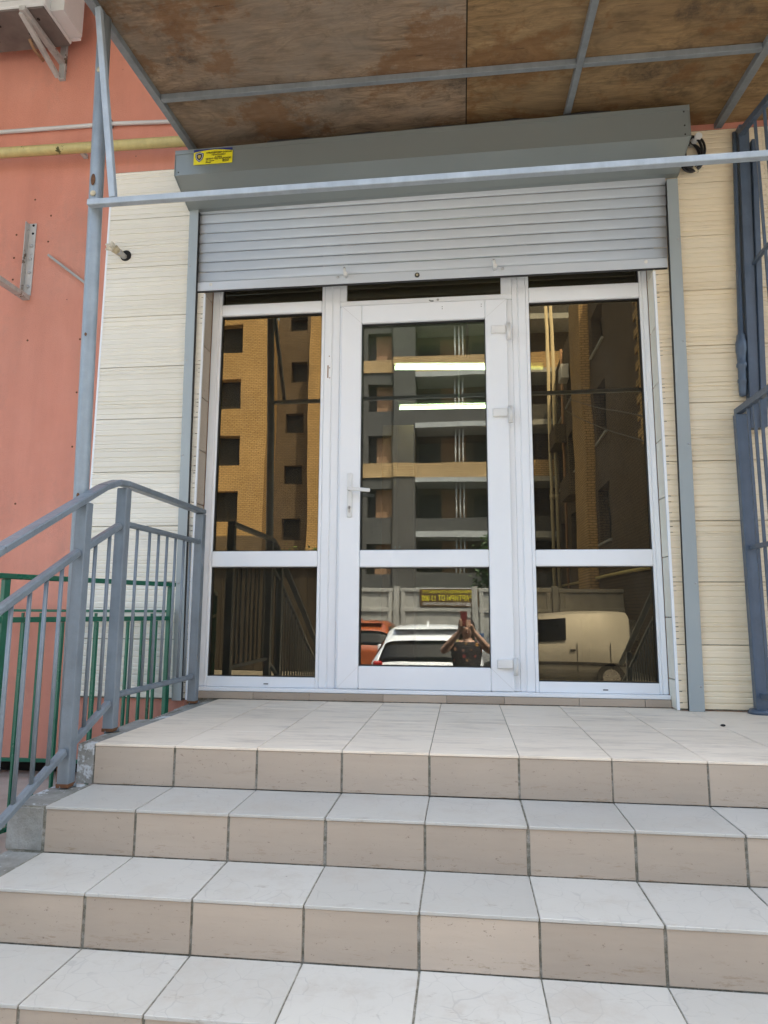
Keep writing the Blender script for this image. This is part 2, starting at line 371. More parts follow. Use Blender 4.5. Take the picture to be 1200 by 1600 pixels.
# ------------------------------------------------------------------ mesh helpers
class MB:
    def __init__(s): s.b = bmesh.new()
    def _add(s, vs, fs):
        v = [s.b.verts.new(p) for p in vs]
        for f in fs:
            try: s.b.faces.new([v[i] for i in f])
            except ValueError: pass
        return v
    def box(s, x0, x1, y0, y1, z0, z1, bev=0, seg=1):
        t = bmesh.new()
        bmesh.ops.create_cube(t, size=1)
        for v in t.verts:
            v.co = ((x0+x1)/2+v.co.x*(x1-x0), (y0+y1)/2+v.co.y*(y1-y0), (z0+z1)/2+v.co.z*(z1-z0))
        if bev: bmesh.ops.bevel(t, geom=t.edges[:], offset=bev, segments=seg, affect='EDGES', profile=.7)
        s._merge(t); return s
    def _merge(s, t):
        t.verts.index_update()
        vm = [s.b.verts.new(v.co) for v in t.verts]
        for f in t.faces:
            nf = s.b.faces.new([vm[v.index] for v in f.verts]); nf.smooth = f.smooth
        t.free()
    def hexa(s, p):  # 8 points: bottom 4 (ccw), top 4
        s._add(p, [(3, 2, 1, 0), (4, 5, 6, 7), (0, 1, 5, 4), (1, 2, 6, 5), (2, 3, 7, 6), (3, 0, 4, 7)]); return s
    def bar(s, a, b, w, h, up=(0, 0, 1), bev=0):
        """rectangular bar from a to b, w across, h along 'up'"""
        a, b = Vector(a), Vector(b); d = (b-a).normalized(); up = Vector(up)
        x = d.cross(up); x = x.normalized() if x.length > 1e-5 else Vector((1, 0, 0)); z = x.cross(d).normalized()
        t = bmesh.new(); P = []
        for q in (a, b):
            for i, j in ((-1, -1), (1, -1), (1, 1), (-1, 1)): P.append(q+x*i*w/2+z*j*h/2)
        v = [t.verts.new(p) for p in P]
        for f in [(0, 3, 2, 1), (4, 5, 6, 7), (0, 1, 5, 4), (1, 2, 6, 5), (2, 3, 7, 6), (3, 0, 4, 7)]: t.faces.new([v[i] for i in f])
        if bev: bmesh.ops.bevel(t, geom=t.edges[:], offset=bev, segments=1, affect='EDGES')
        s._merge(t); return s
    def tube(s, pts, r, n=10, caps=True):
        pts = [Vector(p) for p in pts]; rings = []
        for i, p in enumerate(pts):
            d = (pts[min(i+1, len(pts)-1)]-pts[max(i-1, 0)]).normalized()
            ref = Vector((0, 0, 1)) if abs(d.z) < .9 else Vector((1, 0, 0))
            x = d.cross(ref).normalized(); y = d.cross(x).normalized()
            rr = r[i] if isinstance(r, (list, tuple)) else r
            rings.append([s.b.verts.new(p+(x*math.cos(2*math.pi*k/n)+y*math.sin(2*math.pi*k/n))*rr) for k in range(n)])
        for a, b in zip(rings, rings[1:]):
            for k in range(n):
                f = s.b.faces.new((a[k], a[(k+1) % n], b[(k+1) % n], b[k])); f.smooth = True
        if caps:
            s.b.faces.new(rings[0][::-1]); s.b.faces.new(rings[-1])
        return s
    def prism(s, prof, axis, a, b, smooth=False, prof2=None):
        """profile of 2-D points extruded along axis between a and b"""
        def P(q, v):
            return (v, q[0], q[1]) if axis == 0 else (q[0], v, q[1]) if axis == 1 else (q[0], q[1], v)
        n = len(prof); p2 = prof2 or prof
        A = [s.b.verts.new(P(q, a)) for q in prof]; B = [s.b.verts.new(P(q, b)) for q in p2]
        for i in range(n):
            f = s.b.faces.new((A[i], A[(i+1) % n], B[(i+1) % n], B[i])); f.smooth = smooth
        s.b.faces.new(A[::-1]); s.b.faces.new(B); return s
    def quad(s, *p): s._add(p, [tuple(range(len(p)))]); return s
    def sphere(s, c, rx, ry, rz, u=14, v=10):
        t = bmesh.new(); bmesh.ops.create_uvsphere(t, u_segments=u, v_segments=v, radius=1)
        for q in t.verts: q.co = (c[0]+q.co.x*rx, c[1]+q.co.y*ry, c[2]+q.co.z*rz)
        for f in t.faces: f.smooth = True
        s._merge(t); return s
    def disc(s, c, r, depth, axis=1, n=12):
        a = list(c); b = list(c); b[axis] += depth
        s.tube([a, b], r, n); return s
    def mesh(s, name, fixn=True):
        if fixn: bmesh.ops.recalc_face_normals(s.b, faces=s.b.faces[:])
        me = bpy.data.meshes.new(name); s.b.to_mesh(me); s.b.free(); return me

def wloc(o):
    v = Vector((0, 0, 0))
    while o is not None: v += o.location; o = o.parent
    return v
def tag(o, label=None, cat=None, group=None, kind=None):
    for k, v in (('label', label), ('category', cat), ('group', group), ('kind', kind)):
        if v: o[k] = v
    return o
def empty(name, loc, label, cat, group=None):
    o = bpy.data.objects.new(name, None); COL.objects.link(o); o.location = loc
    o.empty_display_size = .1
    return tag(o, label, cat, group)
def obj(name, mb, mat, parent=None, local=False, center=True):
    me = mb.mesh(name) if isinstance(mb, MB) else mb
    o = bpy.data.objects.new(name, me); COL.objects.link(o)
    me.materials.append(M[mat] if isinstance(mat, str) else mat)
    off = Vector((0, 0, 0))
    if parent is not None:
        o.parent = parent
        if not local: off = wloc(parent)
    if center and len(me.vertices):
        lo = Vector([min(v.co[i] for v in me.vertices) for i in range(3)])
        hi = Vector([max(v.co[i] for v in me.vertices) for i in range(3)])
        c = (lo+hi)/2
    else: c = Vector((0, 0, 0)) if parent is None else off
    me.transform(Matrix.Translation(-c)); o.location = c-off
    return o
def inst(src, name, parent, wpos, label=None):
    """a further piece sharing src's mesh, its centre at wpos"""
    o = src.copy(); o.name = name; COL.objects.link(o); o.parent = parent
    o.location = Vector(wpos)-wloc(parent)
    if 'label' in o: del o['label']
    if label: o['label'] = label
    return o
def text_mesh(s, size, sx=1.0):
    cu = bpy.data.curves.new('t', 'FONT'); cu.body = s; cu.size = size; cu.align_x = 'LEFT'
    cu.extrude = .0006; cu.offset = size*.012
    o = bpy.data.objects.new('t', cu); COL.objects.link(o)
    dg = bpy.context.evaluated_depsgraph_get()
    me = bpy.data.meshes.new_from_object(o.evaluated_get(dg))
    bpy.data.objects.remove(o)
    return me

# ------------------------------------------------------------------ GROUND
GZ = -1.2
obj('ground', MB().box(-250, 250, -250, 250, GZ-.3, GZ), 'yard_concrete', center=False)
tag(bpy.data.objects['ground'], kind='structure')
pv = obj('pavement', MB().box(-9, -1.385, -1.9, .04, GZ, -.42, .01), 'paving'); tag(pv, kind='structure')

# ------------------------------------------------------------------ SHOP BUILDING
B = empty('shop_building', (0, 0, GZ), 'salmon pink stuccoed building with cream ribbed tile cladding round the shop door', 'building')
wl_ = MB()
BH = 6.8
wl_.box(-9, -1.41, -.10, .3, -.33, BH); wl_.box(1.142, 9, -.10, .3, -.33, BH)
wl_.box(-1.41, 1.142, -.10, .3, 2.72, BH)
wl_.box(-9, 9, 8, 8.3, GZ, BH); wl_.box(-9, -8.7, .3, 8, GZ, BH); wl_.box(8.7, 9, .3, 8, GZ, BH); wl_.box(-9, 9, -.1, 8.3, BH, BH+.3)
wall = obj('wall', wl_, 'pink_stucco', B)
shade_slabs = MB(); shade_slabs.box(-1.7, 9, -1.6, -.1005, 4.62, 4.80, .01); shade_slabs.box(-9, -1.72, -2.5, -.1005, 4.50, 4.68, .01)  # unseen slabs added overhead to shade the upper wall
obj('overhang', shade_slabs, 'slab_grey', B)
obj('plinth', MB().box(-9, 9, .06, .3, GZ, -.33), 'dark', B)
# old anchor holes in the stucco
for x, z in ((-2.514, 2.974), (-2.617, 2.747), (-2.62, 2.596), (-2.615, 2.455), (-2.485, 2.062), (-2.152, 2.055), (-2.148, 1.729), (-2.151, 1.404), (-2.474, 1.075), (-2.40, 2.86), (-2.405, 2.69)):
    obj('anchor_hole', MB().disc((x, -.0995, z), .0062, -.0018, 1, 8), 'rust', wall)

# ribbed cladding tile: true relief, four different patterns
def ribbed(x0, x1, z0, z1, seed, y=-.12):
    rnd = random.Random(seed); prof = []; z = 0; H = .303
    while z < H-.006:
        w = rnd.choice((.018, .024, .026, .030, .034)); w = min(w, H-z); d = rnd.choice((.0018, .0026, .0034, .0044)); e = min(.0095, w*.42)
        prof += [(z, 0.0), (z+w-e, d*-.2), (z+w-e*.5, d), (z+w-e*.28, d)]
        z += w
    prof.append((H, 0.0))
    m = MB(); zs = [(z0+q[0]/H*(z1-z0), y+q[1]) for q in prof]
    cols = []
    for zz, yy in zs: cols.append((m.b.verts.new((x0, yy, zz)), m.b.verts.new((x1, yy, zz))))
    for a, b in zip(cols, cols[1:]): m.b.faces.new((a[0], a[1], b[1], b[0]))
    bk = [m.b.verts.new((x, y+.016, zz)) for x in (x0, x1) for zz in (z0, z1)]
    m.b.faces.new([c[0] for c in cols]+[bk[1], bk[0]]); m.b.faces.new([c[1] for c in cols][::-1]+[bk[2], bk[3]][0:2])
    m.b.faces.new((bk[0], bk[1], bk[3], bk[2])); m.b.faces.new((cols[0][0], cols[0][1], bk[2], bk[0])); m.b.faces.new((cols[-1][0], cols[-1][1], bk[3], bk[1]))
    return m
JZ = [.010+.3088*i for i in range(11)]
def cladding(x0, x1, zbot, label, widths, seeds, mat='ribbed_tile'):
    back = obj('cladding', MB().box(x0+.002, x1-.002, -.1065, -.1005, zbot, 3.108), 'grout', B); back['label'] = label
    cache = {}
    rows = [(zbot, JZ[0]-.0015)] if zbot < -.02 else []
    rows += [(a+.0018, b-.0018) for a, b in zip(JZ, JZ[1:])]
    for zi, (z0, z1) in enumerate(rows):
        z1 = min(z1, 3.108)
        if z1-z0 < .02: continue
        xs = [x0]+[w for w in widths]+[x1]
        for i in range(len(xs)-1):
            a, b = xs[i]+.0008, xs[i+1]-.0008
            k = (i, zi % seeds, round(z1-z0, 3))
            c = ((a+b)/2, 0, (z0+z1)/2)
            if k in cache:
                s = cache[k]; o = s.copy(); COL.objects.link(o); o.parent = back; o.name = 'tile'
                o.location = s.location + Vector((0, 0, z0-s['z0'])); o['z0'] = z0
            else:
                o = obj('tile', ribbed(a, b, z0, z1, 11+7*i+zi % seeds), mat, back); o['z0'] = z0; cache[k] = o
    for o in back.children:
        if 'z0' in o: del o['z0']
    return back
cladding(-2.006, -1.392, .003, 'cream ribbed tiles left of the door', [], 4)
cladding(1.124, 4.2, .003, 'yellowish cream ribbed tiles right of the door', [1.72, 2.32, 2.92, 3.52], 4, 'ribbed_tile_worn')
obj('corner_trim', MB().box(-2.014, -2.003, -.1216, -.1005, .003, 3.112), 'pvc', B)
obj('corner_trim', MB().box(1.114, 1.1262, -.1216, -.1066, .003, 2.29), 'pvc', B)
obj('corner_trim', MB().box(-1.3945, -1.386, -.1216, -.1066, .003, 2.29), 'pvc', B)
# reveals
for sx, xa, xb in ((1, -1.4095, -1.3865), (-1, 1.1145, 1.1415)):
    rv = obj('reveal', MB().box(min(xa, xb)+(.0 if sx > 0 else .012), max(xa, xb)-(.012 if sx > 0 else .0), -.117, -.0006, .003, 2.7), 'grout', B)
    z = -.16
    while z < 2.65:
        za, zb = max(z, .004)+.0015, min(z+.303, 2.69)
        obj('tile', MB().box(xa+.0115 if sx > 0 else xa, xb if sx > 0 else xb-.0155, -.1168, -.001, za, zb, .0015), 'riser_tile' if sx > 0 else 'ribbed_tile', rv)
        z += .3062
# threshold
th = obj('threshold', MB().box(-1.386, 1.114, -.028, .10, -.05, .040), 'grout', B)
xs = [-1.386, -1.05, -.742, -.345, -.012, .285, .66, .985, 1.113]
for a, b in zip(xs, xs[1:]):
    obj('tile', MB().box(a+.001, b-.001, -.036, -.0285, .003, .0395, .001), 'riser_tile', th)
# inside
obj('interior_floor', MB().box(-3, 3, .1005, 6, -.2, .0), 'interior_floor', B)
iw = MB(); iw.box(-3.1, -3, .301, 6, 0, 2.9); iw.box(3, 3.1, .301, 6, 0, 2.9); iw.box(-3.1, 3.1, 6, 6.1, 0, 2.9)
obj('interior_wall', iw, 'interior_wall', B)
obj('interior_ceiling', MB().box(-3.1, 3.1, .301, 6.1, 2.9, 3.0), 'interior_wall', B)

# ------------------------------------------------------------------ GLAZED ENTRANCE
E_ = empty('glazed_entrance', (-.12, 0, .04), 'white plastic glazed shopfront with a door between two brown tinted side windows', 'shopfront')
PV = 'pvc'; Bv = .004
def member(name, x0, x1, z0, z1, parent, y0=0.0, y1=.07, bev=Bv): return obj(name, MB().box(x0, x1, y0, y1, z0, z1, bev), PV, parent)
member('sill', -1.385, 1.113, .0405, .062, E_, -.030, .08, .003)
TOP = 2.62
# posts
member('jamb', -1.3855, -1.343, .0625, TOP, E_)
member('jamb', 1.084, 1.1135, .0625, TOP, E_)
for xa, xb in ((-.703, -.6585), (-.6555, -.6125), (.372, .4025), (.4055, .4485)): member('mullion', xa, xb, .0625, TOP, E_, 0.0 if xa in (-.703, .4055) else .004)
member('mullion', -.662, -.652, .0635, TOP-.01, E_, .008, .06, 0)
member('mullion', .400, .408, .0635, TOP-.01, E_, .008, .06, 0)
def side_window(x0, x1, xg0, xg1, zt0, zt1, label):
    w = member('side_window', x0, xg0, .0625, TOP-.001, E_, -.002, .066, .003)   # stile nearest the left carries the window
    w['label'] = label
    member('stile', xg1, x1, .0625, TOP-.001, w, -.002, .066, .003)
    e = .0007
    member('bottom_rail', xg0+e, xg1-e, .0625, .117, w, -.002, .066, .003)
    member('middle_bar', xg0+e, xg1-e, .715, .803, w, -.006, .066, .005)
    member('top_bar', xg0+e, xg1-e, zt0, zt1, w, -.006, .066, .005)
    for za, zb, nm in ((.117, .715, 'lower pane'), (.803, zt0, 'tall pane'), (zt1, TOP, 'transom pane')):
        obj('pane', MB().box(xg0-.008, xg1+.008, .028, .034, za-.008, zb+.008), 'brown_glass', w)
        fr = MB()
        for a in ((xg0, xg0+.004, za, zb), (xg1-.004, xg1, za, zb), (xg0+.004, xg1-.004, za, za+.004), (xg0+.004, xg1-.004, zb-.004, zb)):
            fr.box(a[0], a[1], .012, .0275, a[2], a[3])
        obj('gasket', fr, 'seal', w)
    # drain slot cap
    obj('drain_slot', MB().box((xg0+xg1)/2+.02, (xg0+xg1)/2+.045, -.0045, -.001, .078, .083), 'seal', w)
    return w
side_window(-1.3425, -.7035, -1.3265, -.720, 2.203, 2.272, 'left brown tinted window')
side_window(.449, 1.0835, .466, 1.069, 2.203, 2.290, 'right brown tinted window')
member('door_frame', .3435, .3712, .0635, 2.227, E_, .006, .06, .002); member('door_frame', -.6118, -.6006, .0635, 2.227, E_, .006, .06, .002)
# head and transom above the door
member('transom_bar', -.612, .3715, 2.2285, 2.262, E_, .0, .066)
tp = obj('transom_pane', MB().box(-.5835, .3185, .028, .034, 2.255, TOP), 'brown_glass', E_)
member('transom_stile', -.612, -.577, 2.263, TOP, E_, .002, .066, .003); member('transom_stile', .312, .3715, 2.263, TOP, E_, .002, .066, .003)
mk = MB()
mk.tube([(-.095, -.003, 2.243), (-.085, -.004, 2.236), (-.07, -.003, 2.238)], .004, 6); mk.disc((-.045, .001, 2.244), .007, -.005, 1, 8)
obj('bracket_mark', mk, 'screw', E_)
# door leaf
D_ = obj('door', MB().box(-.600, -.4825, -.022, .046, .064, 2.2235, .005), PV, E_); D_['label'] = 'white door leaf with two clear panes'
obj('stile', MB().box(.2205, .3425, -.022, .046, .064, 2.2235, .005), PV, D_)
obj('rail', MB().box(-.4815, .2195, -.022, .046, .064, .1835, .005), PV, D_)
obj('rail', MB().box(-.4815, .2195, -.022, .046, 2.112, 2.2235, .005), PV, D_)
obj('middle_rail', MB().box(-.4815, .2195, -.020, .046, .711, .8045, .005), PV, D_)
for za, zb in ((.1835, .711), (.8045, 2.112)):
    obj('pane', MB().box(-.490, .228, .022, .028, za-.008, zb+.008), 'clear_glass', D_)
    fr = MB()
    for a in ((-.482, -.478, za, zb), (.216, .22, za, zb), (-.478, .216, za, za+.004), (-.478, .216, zb-.004, zb)): fr.box(a[0], a[1], -.004, .0215, a[2], a[3])
    obj('gasket', fr, 'seal', D_)
# mitre lines at the corners (hair-line joints)
for a, b in (((-.599, 2.222), (-.483, 2.113)), ((.342, 2.222), (.221, 2.113)), ((-.599, .066), (-.483, .182)), ((.342, .066), (.221, .182))):
    obj('mitre_joint', MB().bar((a[0], -.0222, a[1]), (b[0], -.0222, b[1]), .0012, .001, (0, 1, 0)), 'conduit_plastic', D_)
hp = obj('handle_plate', MB().box(-.553, -.524, -.032, -.0225, .985, 1.235, .004), 'white_plastic', D_)
hl = MB(); hl.tube([(-.5385, -.0325, 1.14), (-.5385, -.060, 1.14)], .009, 10)
hl.bar((-.547, -.066, 1.142), (-.420, -.066, 1.128), .012, .020, (0, 0, 1), .003); obj('handle', hl, 'white_plastic', D_)
kc = MB(); kc.disc((-.5385, -.033, 1.040), .009, -.004); kc.box(-.543, -.534, -.037, -.0328, 1.012, 1.04)
obj('lock_cylinder', kc, 'screw', D_); obj('keyhole', MB().box(-.5397, -.5373, -.0385, -.0374, 1.032, 1.047), 'dark', D_)
for zc in (2.035, 1.556, .205):
    h = MB(); h.box(.252, .334, -.040, -.0225, zc-.022, zc+.024, .004)
    hg = obj('hinge', h, 'white_plastic', D_)
    k2 = MB(); k2.tube([(.3475, -.034, zc-.058), (.3475, -.034, zc+.034)], .0125, 12)
    obj('hinge_barrel', k2, 'white_plastic', hg)
for x, z in ((-.02, 2.190), (-.02, 2.178), (.20, 2.195), (.20, 2.182)): obj('screw_hole', MB().disc((x, -.0215, z), .0025, -.0012, 1, 6), 'dark', D_)
for x, z in ((-.672, 1.93), (-.670, 1.86), (-.668, 1.80)): obj('paint_chip', MB().disc((x, .001, z), .004, -.0022, 1, 6), 'riser_tile', E_)
obj('striker_mark', MB().box(-.682, -.676, -.0018, .0005, 1.80, 1.875), 'tan_panel', E_)

# ------------------------------------------------------------------ ROLLER SHUTTER
R_ = empty('roller_shutter', (-.12, -.14, 0), 'grey metal roller shutter half rolled up under its box above the door', 'roller shutter')
def guide(xo0, xi0, xo1, xi1):  # outer/inner x at bottom and at top; slightly leaning rail
    m = MB(); y0, y1 = -.140, -.155
    a, b = sorted((xo0, xi0)); c, d = sorted((xo1, xi1))
    m.hexa([(a, y0, .001), (b, y0, .001), (b, -.1235, .001), (a, -.1235, .001), (c, y1, 2.80), (d, y1, 2.80), (d, -.1235, 2.80), (c, -.1235, 2.80)])
    g = obj('guide_rail', m, 'guide_metal', R_)
    m = MB(); x0 = xi0-.002 if xi0 > 0 else xi0+.0005; x1 = xi1-.002 if xi1 > 0 else xi1+.0005
    m.hexa([(x0, -.138, .002), (x0+.0015, -.138, .002), (x0+.0015, -.1235, .002), (x0, -.1235, .002), (x1, -.153, 2.79), (x1+.0015, -.153, 2.79), (x1+.0015, -.1235, 2.79), (x1, -.1235, 2.79)])
    obj('brush_seal', m, 'seal', g)
    for zz in (.12, .62, 1.33, 1.88, 2.45):
        f = zz/2.8; x = (xo0+(xo1-xo0)*f)+(.012 if xo0 < 0 else -.012)
        obj('screw', MB().sphere((x, -.140-.015*f, zz), .006, .004, .006, 8, 6), 'screw', g)
guide(-1.461, -1.409, -1.490, -1.437); guide(1.236, 1.164, 1.258, 1.202)
# curtain slats
def slat_mesh(z0, z1, x0, x1, yb):
    m = MB(); n = 7; fr = []
    for i in range(n+1):
        t = i/n; fr.append((yb-.0042*max(0,math.sin(math.pi*min(1, t)))**.45, z0+.003+(z1-z0-.004)*t))
    pr = fr+[(yb+.006, z1-.001), (yb+.006, z0+.003)]
    m.prism(pr, 0, x0, x1)
    for f in m.b.faces:
        if len(f.verts) == 4: f.smooth = True
    return m
zs = [2.3605+.0602*i for i in range(9)]
first = None
for i in range(8):
    f = (zs[i]-2.3)/.5
    o = obj('slat', slat_mesh(zs[i], zs[i+1], -1.4335-.012*f, 1.1885+.014*f, -.1235-.006*f), 'shutter_metal', R_)
bb = MB(); bb.prism([(-.1285, 2.306), (-.130, 2.309), (-.130, 2.356), (-.1275, 2.3595), (-.119, 2.3595), (-.119, 2.306)], 0, -1.4325, 1.1875)
bb = obj('bottom_bar', bb, 'shutter_metal', R_)
obj('rubber_strip', MB().box(-1.432, 1.187, -.125, -.113, 2.300, 2.3055), 'seal', R_)
lk = obj('lock', MB().disc((-.155, -.1292, 2.333), .014, -.004, 1, 16), 'seal', bb)
obj('lock_core', MB().disc((-.155, -.1332, 2.333), .007, -.003, 1, 10), 'foam', lk)
for x in (-1.352, 1.077): 
    s_ = obj('screw', MB().sphere((x, -.129, 2.342), .011, .005, .011, 10, 6), 'white_plastic', bb)
for x, side in ((-.56, -1), (.272, 1)):
    m = MB(); m.tube([(x, -.128, 2.345), (x+.004, -.160, 2.352)], .011, 10); m.tube([(x+.002, -.150, 2.335), (x-.004, -.152, 2.385)], .009, 10)
    c_ = obj('stop_bolt', m, 'white_plastic', bb)
    obj('bolt_tip', MB().disc((x-.004, -.152, 2.385), .0065, .004, 2, 8), 'seal', c_)
    obj('screw', MB().sphere((x+side*.045, -.129, 2.345), .009, .006, .009, 8, 6), 'screw', bb)
# box
XL, XR = -1.491, 1.262
def prof(zt, zc, ze, o=0): return [(-.1235, zt), (-.371-o, zt), (-.371-o, zc), (-.166, ze), (-.1235, ze)]
bx = MB(); bx.prism(prof(3.020, 2.872, 2.797), 0, XL, XR, False, prof(3.062, 2.886, 2.824)); bx = obj('housing', bx, 'box_metal', R_)
m = MB(); m.hexa([(XL-.001, -.3745, 2.997), (XR+.001, -.3745, 3.039), (XR+.001, -.3715, 3.039), (XL-.001, -.3715, 2.997), (XL-.001, -.3745, 3.0215), (XR+.001, -.3745, 3.0635), (XR+.001, -.3715, 3.0635), (XL-.001, -.3715, 3.0215)])
obj('lip', m, 'box_metal', bx)
for x, za, zb in ((XL-.003, 0, 0), (XR+.0005, .042, .014)):
    m = MB(); m.prism([(-.123, 3.0225+za), (-.3755, 3.0225+za), (-.3755, 2.870+zb), (-.1665, 2.794+zb*1.9), (-.123, 2.794+zb*1.9)], 0, x, x+.0025); obj('end_cap', m, 'box_metal', bx)
for x, z in ((XL+.02, 2.89), (XR-.025, 3.028), (XR-.025, 2.95), (XR-.025, 2.9)): obj('rivet', MB().sphere((x, -.3715, z), .0045, .003, .0045, 8, 5), 'seal', bx)
# sticker
def sticker():
    x0, x1, z0, z1, y = -1.384, -1.161, 2.925, 3.016, -.3762
    o = obj('sticker', MB().box(x0, x1, y, y+.0012, z0, z1), 'sticker_yellow')
    tag(o, 'yellow security sticker with a shield emblem and blue top edge on the shutter box', 'sticker')
    y -= .0006
    m = MB(); pts = [(x0, z1), (x1, z1)]; n = 10
    arc = [(x1-(x1-x0)*i/n, z1-.017+.012*math.sin(math.pi*i/n)) for i in range(n+1)]
    m.prism(pts+arc, 1, y, y+.0005); obj('blue_band', m, 'sticker_blue', o)
    def shield(s, yy, mat, par):
        cx, cz = x0+.033, z0+.046
        P = [(-1, .75), (-.5, .9), (0, 1.05), (.5, .9), (1, .75), (.97, 0), (.7, -.6), (0, -1.15), (-.7, -.6), (-.97, 0)]
        m = MB(); m.prism([(cx+a*.024*s, cz+b*.028*s) for a, b in P], 1, yy, yy+.0004); return obj('shield', m, mat, par)
    sh = shield(1, y-.0003, 'sticker_blue', o); shield(.82, y-.0007, 'emblem_white', sh); shield(.70, y-.0011, 'print_black', sh); shield(.38, y-.0015, 'emblem_gold', sh)
    def line(s, size, xs, zc, maxw):
        me = text_mesh(s, size); w = max(v.co.x for v in me.vertices)
        k = min(1, maxw/w)
        me.transform(Matrix.Translation((xs, y-.0005, zc)) @ Matrix.Rotation(math.pi/2, 4, 'X') @ Matrix.Scale(k, 4, (1, 0, 0)))
        obj('lettering', me, 'print_black', o)
    line('СПЕЦПІДРОЗДІЛ ОХОРОНИ', .0125, x0+.072, z0+.063, .146)
    line('ГЕПАРД-ВЕСТ', .0125, x0+.104, z0+.049, .08)
    line('м. Одеса', .009, x0+.124, z0+.038, .04)
    line("ОБ'ЄКТ ПІД ОХОРОНОЮ", .013, x0+.070, z0+.0255, .146)
    line('тел. охорони', .008, x0+.070, z0+.0155, .055); line('ліцензія', .008, x0+.070, z0+.0065, .034)
    line('700-77-70', .009, x0+.166, z0+.0165, .05); line('700-77-71', .009, x0+.166, z0+.0085, .05)
sticker()
# cable along the top of the box
rp = random.Random(3); pts = []
for i in range(27):
    x = -.97+i*.071; pts.append((x, -.356+rp.uniform(-.006, .006), 3.022+(x-XL)/(XR-XL)*.042+.012+.006*math.sin(i*1.1)+rp.uniform(-.003, .003)))
tag(obj('power_cable', MB().tube(pts, .007, 7), 'black_rubber'), 'thin black cable lying along the top of the shutter box', 'cable')
# coil
co = empty('cable_coil', (1.33, -.16, 2.9), 'coiled black cable hanging beside the right end of the shutter box', 'cable')
for k in range(6):
    n = 28; cx, cz = 1.335+.012*math.sin(k*2.1), 2.925+.01*math.cos(k*1.7); rx, rz = .050+.006*math.sin(k), .085+.008*math.cos(k*2.3); yy = -.136-.013*k
    m = MB(); m.tube([(cx+rx*math.cos(2*math.pi*i/n)*(1+.1*k/6), yy+.01*math.sin(2*math.pi*i/n+k), cz+rz*math.sin(2*math.pi*i/n)) for i in range(n+1)], .0065, 7, False)
    obj('loop', m, 'black_rubber', co)
m = MB(); m.tube([(1.345, -.13, 3.012), (1.36, -.218, 2.998)], .019, 10); obj('tape', m, 'white_plastic', co)
m = MB(); m.tube([(1.325, -.2, 2.85), (1.33, -.21, 2.815), (1.345, -.215, 2.79)], .006, 7); obj('bare_end', m, 'foam', co)

# ------------------------------------------------------------------ CANOPY
def cz(y): return 3.128+.102*y
C_ = empty('canopy', (0, -.7, 3.05), 'plywood canopy on a welded grey steel frame over the entrance', 'canopy')
YF = -1.52; YB = -.1005
def cbar(name, a, b, w=.030, h=.030, mat='canopy_steel'):
    return obj(name, MB().bar((a[0], a[1], cz(a[1])+h/2), (b[0], b[1], cz(b[1])+h/2), w, h, (0, -.102, 1), .002), mat, C_)
for xa, xb, lb, pm in ((-1.455, .1225, 'weathered greyish plywood sheet', 'plywood_grey'), (.1285, 1.95, 'golden brown plywood sheet', 'plywood_gold')):
    m = MB(); z = .031
    m.hexa([(xa, YF, cz(YF)+z), (xb, YF, cz(YF)+z), (xb, YB, cz(YB)+z), (xa, YB, cz(YB)+z), (xa, YF, cz(YF)+z+.012), (xb, YF, cz(YF)+z+.012), (xb, YB, cz(YB)+z+.012), (xa, YB, cz(YB)+z+.012)])
    o = obj('plywood_sheet', m, pm, C_); o['label'] = lb
cbar('edge_beam', (-1.447, YF-.02), (-1.447, YB), .036, .036)
cbar('cross_bar', (-1.4275, -.70), (.6445, -.70)); cbar('cross_bar', (.6775, -.70), (1.484, -.70))
cbar('long_bar', (.661, YF+.02), (.661, -.20), .032, .034)
cbar('edge_beam', (1.505, YF-.02), (1.505, YB), .040, .036)
cbar('front_beam', (-1.4275, YF), (.64, YF), .036, .036); cbar('front_beam', (.682, YF), (1.483, YF), .036, .036)
cbar('edge_beam', (1.96, YF), (1.96, YB), .036, .036)
obj('joint_backing', MB().bar((.1255, YF+.02, cz(YF)+.049), (.1255, YB-.02, cz(YB)+.049), .03, .010, (0, -.102, 1)), 'dark', C_)
# roof sheet above
m = MB(); m.hexa([(-1.50, YF-.08, cz(YF)+.055), (2.05, YF-.08, cz(YF)+.055), (2.05, YB, cz(YB)+.055), (-1.50, YB, cz(YB)+.055), (-1.50, YF-.08, cz(YF)+.06), (2.05, YF-.08, cz(YF)+.06), (2.05, YB, cz(YB)+.06), (-1.50, YB, cz(YB)+.06)])
obj('roof_sheet', m, 'canopy_steel', C_)
